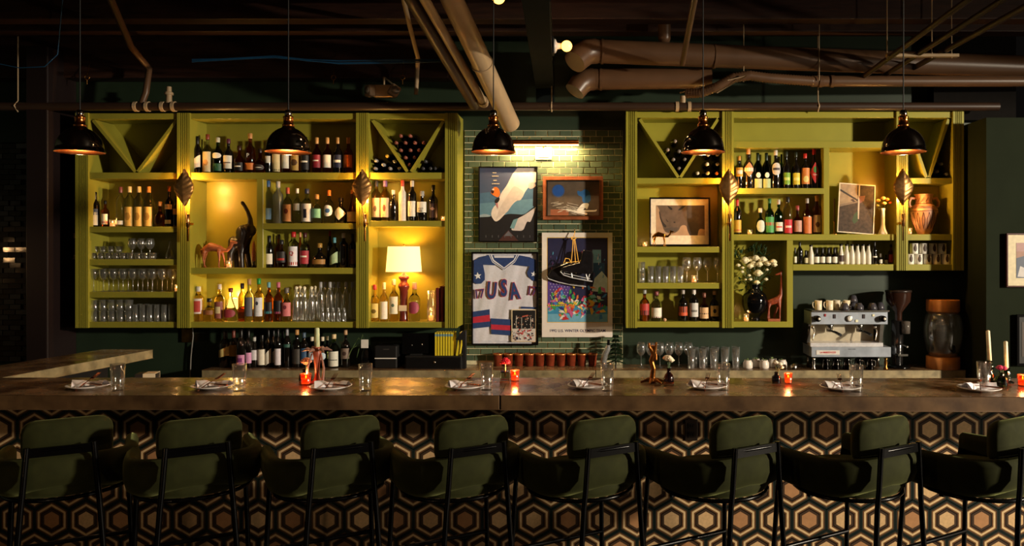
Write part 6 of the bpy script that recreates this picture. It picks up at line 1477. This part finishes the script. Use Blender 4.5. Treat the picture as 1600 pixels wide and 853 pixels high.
# gnarled brass candleholder
t = thing('branch_candleholder', 'twisted bronze tree root sculpture standing on the bar', 'sculpture', bx(1019.5, 4.3))
BRZ = mat('gilded_bronze', (150, 92, 40), .3, metal=.9, vary=.5, scale=22, bump=.3)
N = [(0, 0, .008, .018), (0, 0, .03, .017), (.006, .0, .08, .014), (-.006, .004, .12, .015), (.008, 0, .16, .015), (0, .002, .2, .012)]
E = [(i, i+1) for i in range(5)]
for q in range(6):
    a = q*PI/3+.2; i = len(N); N += [(math.cos(a)*.03, math.sin(a)*.03, .018, .010), (math.cos(a)*.065, math.sin(a)*.06, .006, .006)]; E += [(0, i), (i, i+1)]
for sx, z in ((1, .15), (-1, .19), (1, .195)):
    i = len(N); N += [(sx*.018, -.008, z+.01, .008), (sx*.02, -.012, z+.03 if z > .18 else z-.02, .006)]; E += [(4, i), (i, i+1)]
body_mesh('root_body', N, E, BRZ, t, None, .0022, 4)
smallvase(1045, 'amber bottle shaped bud vase holding the ivory carnation', 'bottle', glassc(140, 66, 30), .085, .03, 4.29)
sprig('carnation', 'ivory carnation in the amber bud vase right of bronze sculpture', 1045, 0, [(-.012, 0, .07, .028, (240, 222, 190)), (.014, 0, .058, .022, (244, 230, 200)), (.0, -.008, .072, .024, (240, 224, 196))], 4.29, z0=.07)
smallvase(1213, 'small dark brown jug vase left of the votive, right half of the bar', 'jug', glassc(70, 50, 36), .062, .026, 4.29)
sprig('white_flower', 'drooping white flower in the small dark jug vase on the bar', 1213, 0, [(-.004, 0, .055, .02, (236, 222, 200)), (.02, -.005, .048, .016, (240, 228, 206)), (.03, -.008, .03, .013, (236, 224, 206))], 4.29, z0=.06)
votive(1231.5, BT, 4.28, .058, .024, 'glowing red votive on the bar right of the dark jug vase', True, .9)
GRG = glassc(110, 140, 90)
for x, top, ln, ww in [(1546.5, 516, .01, 'taller'), (1572.5, 533, -.01, 'shorter')]:
    t = thing('glass_candlestick', 'green glass candlestick carrying the %s white candle near the right edge' % ww, 'candlestick', bx(x, 4.3))
    hh = .125 if ww == 'taller' else .085
    M().lathe([(0, 0), (.038, 0), (.04, .006), (.018, .016), (.028, hh*.35), (.012, hh*.5), (.026, hh*.72), (.012, hh*.85), (.02, hh), (.013, hh), (.012, hh*.9), (0, hh*.88)], 18).obj('body', GRG, t)
    z0 = BT+hh*.89; h = ZZ(top, 4.3)-z0
    o = tag(M().lathe([(0, 0), (.0115, 0), (.0105, h-.004), (.006, h), (0, h)], 14).obj('taper_candle', WAX, None, (X(x, 4.3), 4.3, z0)), '%s white taper candle in green glass near the right edge' % ww, 'candle')
    o.rotation_euler = (0, -.06 if ww == 'taller' else -.03, 0)
smallvase(1564.5, 'round green glass bud vase between the two candlesticks', 'jug', GRG, .075, .034, 4.2)
sprig('magenta_flower', 'magenta pink flower in the green vase between the candlesticks', 1564.5, 0, [(-.008, 0, .03, .024, (206, 50, 90)), (.014, -.004, .028, .02, (214, 60, 96))], 4.2, z0=.07)
votive(1598, BT, 4.2, .062, .028, 'glowing orange votive at the right edge of the frame', True, 1.0)
# behind the bar at the left: boxes and papers on a hidden ledge
t = thing('speed_rail', 'low dark work shelf behind the left part of the bar', 'shelf', (0, 0, 0))
M().box(-3.4, -2.5, 4.75, 5.3, .9, .93).box(-3.4, -3.36, 4.75, 5.3, 0, .9).box(-2.54, -2.5, 4.75, 5.3, 0, .9).obj('frame', MATTEBLACK, t)
t = thing('paper_carton', 'black and white paper carton tilted on the work shelf behind the bar', 'carton', (X(233, 5.0), 5.0, .93), .25)
M().box(-.07, .05, -.05, .05, 0, .115).obj('box', mat('dark_card', (40, 34, 30), .6), t, bevel=.002)
M().box(-.022, .05, -.052, .052, .075, .1162).obj('paper_label', CREAM, t)
tag(M().tube([(0, 0, 0), (.01, 0, -.1), (-.01, 0, -.3), (-.02, 0, -.55)], .006, 6).obj('wall_cable', mat('grey_cable', (120, 116, 110), .5), None, px(300, 507, 6.93)), 'grey cable hanging on the wall from beneath the left cabinet', 'cable')
# ------------------------------------------------------------------ overhead pipes, beam, lights
def T1(nm, label, cat, group=None): return thing(nm, label, cat, (0, 0, 0), 0, group)
def collar(m, p, d, r, L=.03):
    p = Vector(p); d = Vector(d).normalized(); m.tube([p-d*L/2, p+d*L/2], r, 18)
# sprinkler main above the cabinets
zp = ZZ(166.5, 6.62)
t = T1('sprinkler_main', 'long brown horizontal pipe running just above both cabinets', 'pipe')
M().tube([(-6.3, 6.62, zp), (X(1560, 6.62), 6.62, zp)], .036, 20).obj('pipe', PIPEMAIN, t)
m = M()
for x in (211, 232, 253, 270, 235, 862, 1058, 1076): 
    pass
for x in (213, 231, 255, 272, 1058, 1077):
    mm = M(); collar(mm, (X(x, 6.62), 6.62, zp), (1, 0, 0), .044, .028); mm.obj('coupling', PIPEGREY, t)
M().tube([(X(222, 6.62), 6.62, zp+.03), (X(228, 6.62), 6.62, zp+.12), (X(233, 6.62), 6.62, zp+.33), (X(205, 6.3), 6.3, zp+.43), (X(172, 5.6), 5.6, zp+.6), (X(145, 5.0), 5.0, zp+.62)], .026, 12).obj('branch_pipe', PIPEBROWN, t)
M().tube([(X(264, 6.62), 6.62, zp+.03), (X(264, 6.62), 6.62, zp+.17)], [.026, .02], 12).lathe([(0, 0), (.036, 0), (.036, .02), (.02, .03), (.02, .05), (0, .055)], 12, (X(264, 6.62), 6.62, zp+.1)).obj('valve', PIPEGREY, t)
M().tube([(X(1067, 6.62), 6.62, zp+.03), (X(1067, 6.62), 6.62, zp+.09)], .024, 12).obj('riser', PIPEGREY, t)
for x in (28, 862, 1278):
    M().tube([(X(x, 6.62), 6.62, zp-.045), (X(x, 6.62)+.0, 6.575, zp), (X(x, 6.62), 6.62, zp+.05), (X(x, 6.62), 6.62, 3.93)], .006, 6).obj('hanger', PIPEGREY, t)
# the two drain pipes coming down over the tiles
t = T1('drain_pipe', 'thick grey brown drain pipe slanting down over the green tiles', 'pipe')
A, B = Vector((-1.12, 4.0, 4.02)), Vector((X(796, 6.45), 6.45, ZZ(190, 6.45)))
A = Vector((X(707, 5.2), 5.2, ZZ(0, 5.2))); D = (B-A).normalized()
M().tube([A-D*1.0, B+D*.04], .077, 28).obj('pipe', PIPEGREY, t)
mm = M(); collar(mm, A.lerp(B, .47), D, .0865, .012); mm.obj('coupling', PIPEGREY, t)
t = T1('conduit_pipe', 'dark slanting pipe next to the thick drain pipe, farthest left of three', 'pipe')
A = Vector((X(645, 5.2), 5.2, ZZ(0, 5.2))); B = Vector((X(742, 6.55), 6.55, ZZ(163, 6.55))); D = (B-A).normalized()
M().tube([A-D*1.0, B], .052, 18).obj('pipe', mat('dark_brown_pipe', (74, 52, 38), .4), t)
t = T1('conduit_pipe', 'slim light brown slanting pipe between dark pipe and thick drain', 'pipe')
A = Vector((X(664, 5.1), 5.1, ZZ(0, 5.1))); B = Vector((X(757, 6.5), 6.5, ZZ(163, 6.5))); D = (B-A).normalized()
M().tube([A-D*1.0, B], .034, 18).obj('pipe', PIPEGREY, t)
mm = M(); collar(mm, B-D*.05, D, .045, .04); mm.obj('coupling', PIPEGREY, t)
t = T1('conduit_pipe', 'thin bent brown pipe dropping in front of the green wall near the emergency light', 'pipe')
M().tube([px(626, -20, 5.4), px(640, 40, 6.0), px(653, 90, 6.5), px(652, 110, 6.6), px(650, 148, 6.62)], .018, 10).obj('pipe', PIPEGREY, t)
mm = M(); mm.ell(px(653, 94, 6.55), .027, 10, 8); mm.obj('elbow_fitting', PIPEGREY, t)
# steel beam
t = T1('steel_beam', 'dark teal painted steel beam running front to back under the ceiling', 'beam')
TEAL = mat('teal_black_paint', (20, 25, 24), .85, vary=.15, scale=5, spec=.08)
xa, xb = X(837, 4.42), X(851, 6.7)
def bmx(Y): return xa+(xb-xa)*(Y-4.42)/(6.7-4.42)
m = M()
for x0_, x1_, z0_, z1_ in [(-.078, .078, 3.26, 3.28), (-.006, .006, 3.28, 3.5), (-.078, .078, 3.5, 3.52)]:
    m.add([(bmx(Y)+x, Y, z) for Y in (3.6, 6.75) for x in (x0_, x1_) for z in (z0_, z1_)], [(0, 1, 3, 2), (4, 6, 7, 5), (0, 4, 5, 1), (2, 3, 7, 6), (0, 2, 6, 4), (1, 5, 7, 3)])
m.obj('beam_body', TEAL, t)
M().box(bmx(6.7)-.08, bmx(6.7)+.08, 6.75, 6.79, 3.12, 3.55).obj('end_plate', TEAL, t)
p = Vector(px(873, 72, 5.6))
t = thing('bare_bulb', 'lit round bare bulb on a white porcelain holder beside the steel beam', 'bulb', tuple(p))
M().lathe([(0, -.035), (.052, -.035), (.05, -.022), (.024, -.01), (.02, .02), (0, .02)], 20, axis='x').obj('holder', WHITE, t)
M().ell((.058, 0, 0), .04, 18, 12).obj('bulb_globe', mat('lit_globe', (255, 200, 110), .2, emit=7, ecol=(255, 168, 70), vary=0), t)
M().lathe([(0, 0), (.016, 0), (.016, .012), (0, .012)], 10, (.018, 0, 0), axis='x').obj('screw_cap', BRASS, t)
M().box(-.075, -.035, -.045, .045, -.06, .06).obj('junction_box', MATTEBLACK, t)
point('bulb_light', (.058, 0, 0), 9, (1, .55, .22), .045, t)
p = Vector(px(779, -4, 4.7))
t = thing('bare_bulb', 'lit bare bulb peeking in at the top edge of the frame', 'bulb', tuple(p))
M().ell((0, 0, 0), .04, 16, 10).obj('bulb_globe', mat('lit_globe', (255, 200, 110)), t)
M().lathe([(0, .03), (.018, .035), (.02, .09), (.045, .1), (0, .11)], 12).obj('holder', WHITE, t)
point('bulb_light', (0, 0, 0), 9, (1, .68, .4), .045, t)
for i, (x, y, z) in enumerate([(-3.6, -1.2, 3.3), (-2.2, -.6, 3.35), (-.9, -2.2, 3.3), (.8, -1.4, 3.35), (2.4, -.8, 3.3), (3.8, -2, 3.3)]):  # unseen bulbs added behind the camera for dot reflections in the pendant domes
    t = thing('added_bulb', 'round bare bulb added unseen behind the viewer for pendant glints, %s of six' % ORD[i], 'bulb', (x, y, z), 0, 'added unseen bulbs')
    M().ell((0, 0, 0), .05, 12, 8).obj('bulb_globe', mat('added_bulb_glow', (255, 214, 150), .3, emit=26, ecol=(255, 190, 120), vary=0), t)
    M().tube([(0, 0, .04), (0, 0, 3.95-z)], .006, 6).obj('cord', MATTEBLACK, t)
# big brown ducts on the right
def duct(nm, label, pts, r, n=24):
    t = T1(nm, label, 'duct'); M().tube(pts, r, n).obj('duct_body', PIPEBROWN, t); return t
t = duct('duct', 'upper thick brown duct with an elbow beside the bare bulb', [px(930, 80, 6.2), px(1180, 90, 6.35), px(1700, 108, 6.6)], .094)
q = M().tube([px(932, 80, 6.2), px(918, 81, 6.18), px(907, 88, 6.14), px(898, 97, 6.1)], [.1, .1, .1, .094], 24).obj('elbow', PIPEBROWN, t)
for x, y, Z in [(928, 80, 6.2), (941, 80.5, 6.2), (1116, 88, 6.31)]:
    mm = M(); collar(mm, px(x, y, Z), (1, .1, 0), .1, .02); mm.obj('coupling', PIPEBROWN, t)
t = duct('duct', 'lower thick brown duct above the right end of the tiles', [px(925, 124, 6.45), px(1110, 122, 6.5)], .088)
M().tube([px(927, 124, 6.45), px(916, 125, 6.44), px(906, 132, 6.42), px(898, 143, 6.4)], [.094, .094, .094, .088], 24).obj('elbow', PIPEBROWN, t)
for x, y, Z in [(923, 124, 6.45), (939, 124, 6.45)]:
    mm = M(); collar(mm, px(x, y, Z), (1, 0, 0), .093, .02); mm.obj('coupling', PIPEBROWN, t)
t = T1('flexible_duct', 'corrugated flexible brown hose rising to the straight duct', 'duct')
path = [px(1072, 146, 6.4), px(1095, 145, 6.35), px(1120, 136, 6.3), px(1145, 122, 6.28), px(1170, 118, 6.28), px(1200, 122, 6.3), px(1272, 127, 6.35)]
pts = []; rr = []
for a, b in zip(path, path[1:]):
    n = max(2, int((Vector(b)-Vector(a)).length/.011))
    for i in range(n): pts.append(Vector(a).lerp(Vector(b), i/n)); rr.append(.036 if len(pts) % 2 else .043)
M().tube(pts, rr, 12).obj('hose', PIPEBROWN, t)
t = duct('duct', 'slimmer brown duct leading right from the corrugated hose', [px(1268, 127, 6.36), px(1700, 127, 6.5)], .045)
for x in (1282, 1300): mm = M(); collar(mm, px(x, 127, 6.36), (1, 0, 0), .05, .03); mm.obj('coupling', PIPEBROWN, t)
t = T1('threaded_hanger', 'thin metal rods holding the flexible hose from the ceiling', 'hanger')
for x, y in ((1162, 128), (1280, 126)): M().tube([px(x, y, 6.3), (X(x, 6.3), 6.3, 3.93)], .004, 6).obj('rod', PIPEGREY, t)
M().tube([px(1062, 145, 6.4), px(1166, 118, 6.2), px(1120, 145, 6.3)], .006, 6).obj('wire_tie', PIPEGREY, t)
t = T1('diagonal_strut', 'dark diagonal pipe strut crossing before the upper duct', 'strut')
M().tube([px(1087, -10, 5.0), px(1066, 100, 6.1)], [.022, .022], 10).obj('pipe', PIPEBROWN, t)
t = thing('drop_pipe', 'short dark vertical stub pipe hanging above the upper duct', 'pipe', px(1038, 60, 6.3))
M().lathe([(0, -.04), (.04, -.035), (.052, 0), (.052, .45)], 18).obj('pipe', PIPEBROWN, t)
# conduit rack at upper right
t = T1('conduit_rack', 'rack of three slanting conduits on a channel strut, upper right corner', 'conduit')
for (xa_, ya_), (xb_, yb_) in [((1520, -6), (1338, 128)), ((1572, -4), (1376, 122)), ((1606, 8), (1420, 110))]:
    M().tube([px(xa_+30, ya_-20, 4.7), px(xa_, ya_, 4.85), px(xb_, yb_, 6.5)], .022, 10).obj('conduit', PIPEMAIN, t)
a_ = px(1385, 87, 5.9); b_ = px(1497, 87, 5.9)
M().box(a_[0], b_[0], 5.88, 5.92, a_[2]-.011, a_[2]+.011).obj('channel_strut', PIPEGREY, t)
for x in (1386, 1487, 1456): M().tube([(X(x, 5.9), 5.9, a_[2]-.02), (X(x, 5.9), 5.9, 3.93)], .004, 6).obj('threaded_rod', PIPEGREY, t)
# blue cables under the beam
BC_ = mat('blue_cable', (22, 66, 100), .4, vary=.1)
t = T1('cable_bundle', 'bundle of blue cables strung along the dark ceiling', 'cable')
for k in range(4):
    M().tube([px(x, y+random.uniform(-1.6, 1.6)+k*1.1, 6.0) for x, y in [(300, 94), (345, 91), (400, 89), (430, 87), (480, 92), (530, 95), (600, 94), (690, 93), (720, 92)]], .004, 6).obj('cable', BC_, t)
t = T1('blue_cable', 'single thin blue cable sagging at the upper left', 'cable')
M().tube([px(-10, 98, 6.0), px(30, 106, 6.0), px(70, 104, 6.0), px(90, 85, 6.0), (*px(100, 72, 6.0)[:2], 3.93)], .004, 6).obj('cable', BC_, t)
# emergency light
t = thing('emergency_light', 'beige twin head emergency light above the left cabinet', 'emergency light', px(600, 144, 6.7))
BE = mat('beige_plastic', (176, 150, 122), .45, vary=.06)
M().box(-.085, .08, -.03, .05, -.045, .06).obj('battery_box', BE, t, bevel=.006)
M().tube([(0, 0, .055), (0, 0, .13), (0, .26, .13)], .008, 8).obj('bracket', PIPEGREY, t)
for sx, rr_ in ((1, .5), (-1, -.7)):
    h = M(); h.box(-.045, .045, -.04, .02, -.05, .05); ho = h.obj('lamp_head', BE, t, (sx*.1, -.05, .0), bevel=.014); ho.rotation_euler = (0, .5 if sx > 0 else 0, rr_)
    M().lathe([(0, 0), (.034, 0), (.034, .004), (0, .006)], 16, (0, -.04, 0), axis='y').obj('lens', mat('lens_grey', (190, 180, 166), .15, metal=.5), ho)
for i, (x, y) in enumerate([(54, 120), (136, 121), (521, 121), (629, 121)]):
    t = thing('eye_hook', 'small metal eye hook under the ceiling, %s from the left' % ORD[i], 'hook', px(x, y, 6.72), 0, 'eye hooks')
    M().tube([(.02*math.cos(a*PI/6), 0, .0+.02*math.sin(a*PI/6)) for a in range(-2, 11)], .0035, 6).tube([(0, 0, -.02), (0, 0, -.06)], .0035, 6).tube([(0, 0, .02), (0, .05, .18), (0, .12, .3)], .003, 6).obj('hook', BRASS, t)
t = thing('fill_lantern', 'small shaded fill lantern added on an unseen table behind the viewer', 'lantern', (-2.4, .9, .72))
M().lathe([(0, 0), (.05, 0), (.05, .02), (.01, .03), (.01, .1), (0, .1)], 16).obj('base', BRASS, t)
M().lathe([(.06, .1), (.045, .17)], 20).obj('lamp_shade', SHADE, t)
point('added_lantern_light', (0, 0, .085), 32, (1, .66, .36), .05, t)  # added fill that brightens the lower left hexagon tiles
t = thing('added_table', 'dark table added unseen behind the viewer to carry the fill lantern', 'table', (-2.4, .9, 0))  # unseen table put in to carry the fill lantern
M().lathe([(0, .69), (.38, .69), (.38, .72), (0, .72)], 32).obj('tabletop', WOODDARK, t)
M().lathe([(0, 0), (.22, 0), (.2, .02), (.03, .04), (.03, .69), (0, .69)], 20).obj('pedestal', BLACKMETAL, t)
# unseen wall lamp added for warm glints on the far-left glazed bricks
t = thing('added_wall_lantern', 'small shaded wall lantern added unseen beyond the left edge of the frame', 'lamp', (-5.95, 6.2, 1.9))
M().lathe([(.03, .0), (.06, -.09)], 16).obj('shade', BRASS, t)
M().ell((0, 0, -.07), .022, 10, 8).obj('bulb', mat('lit_globe', (255, 200, 110)), t)
M().tube([(0, 0, 0), (-.35, 0, .02)], .008, 6).obj('arm', BRASS, t)
point('added_lantern_light', (0, 0, -.1), 5, (1, .55, .22), .03, t)
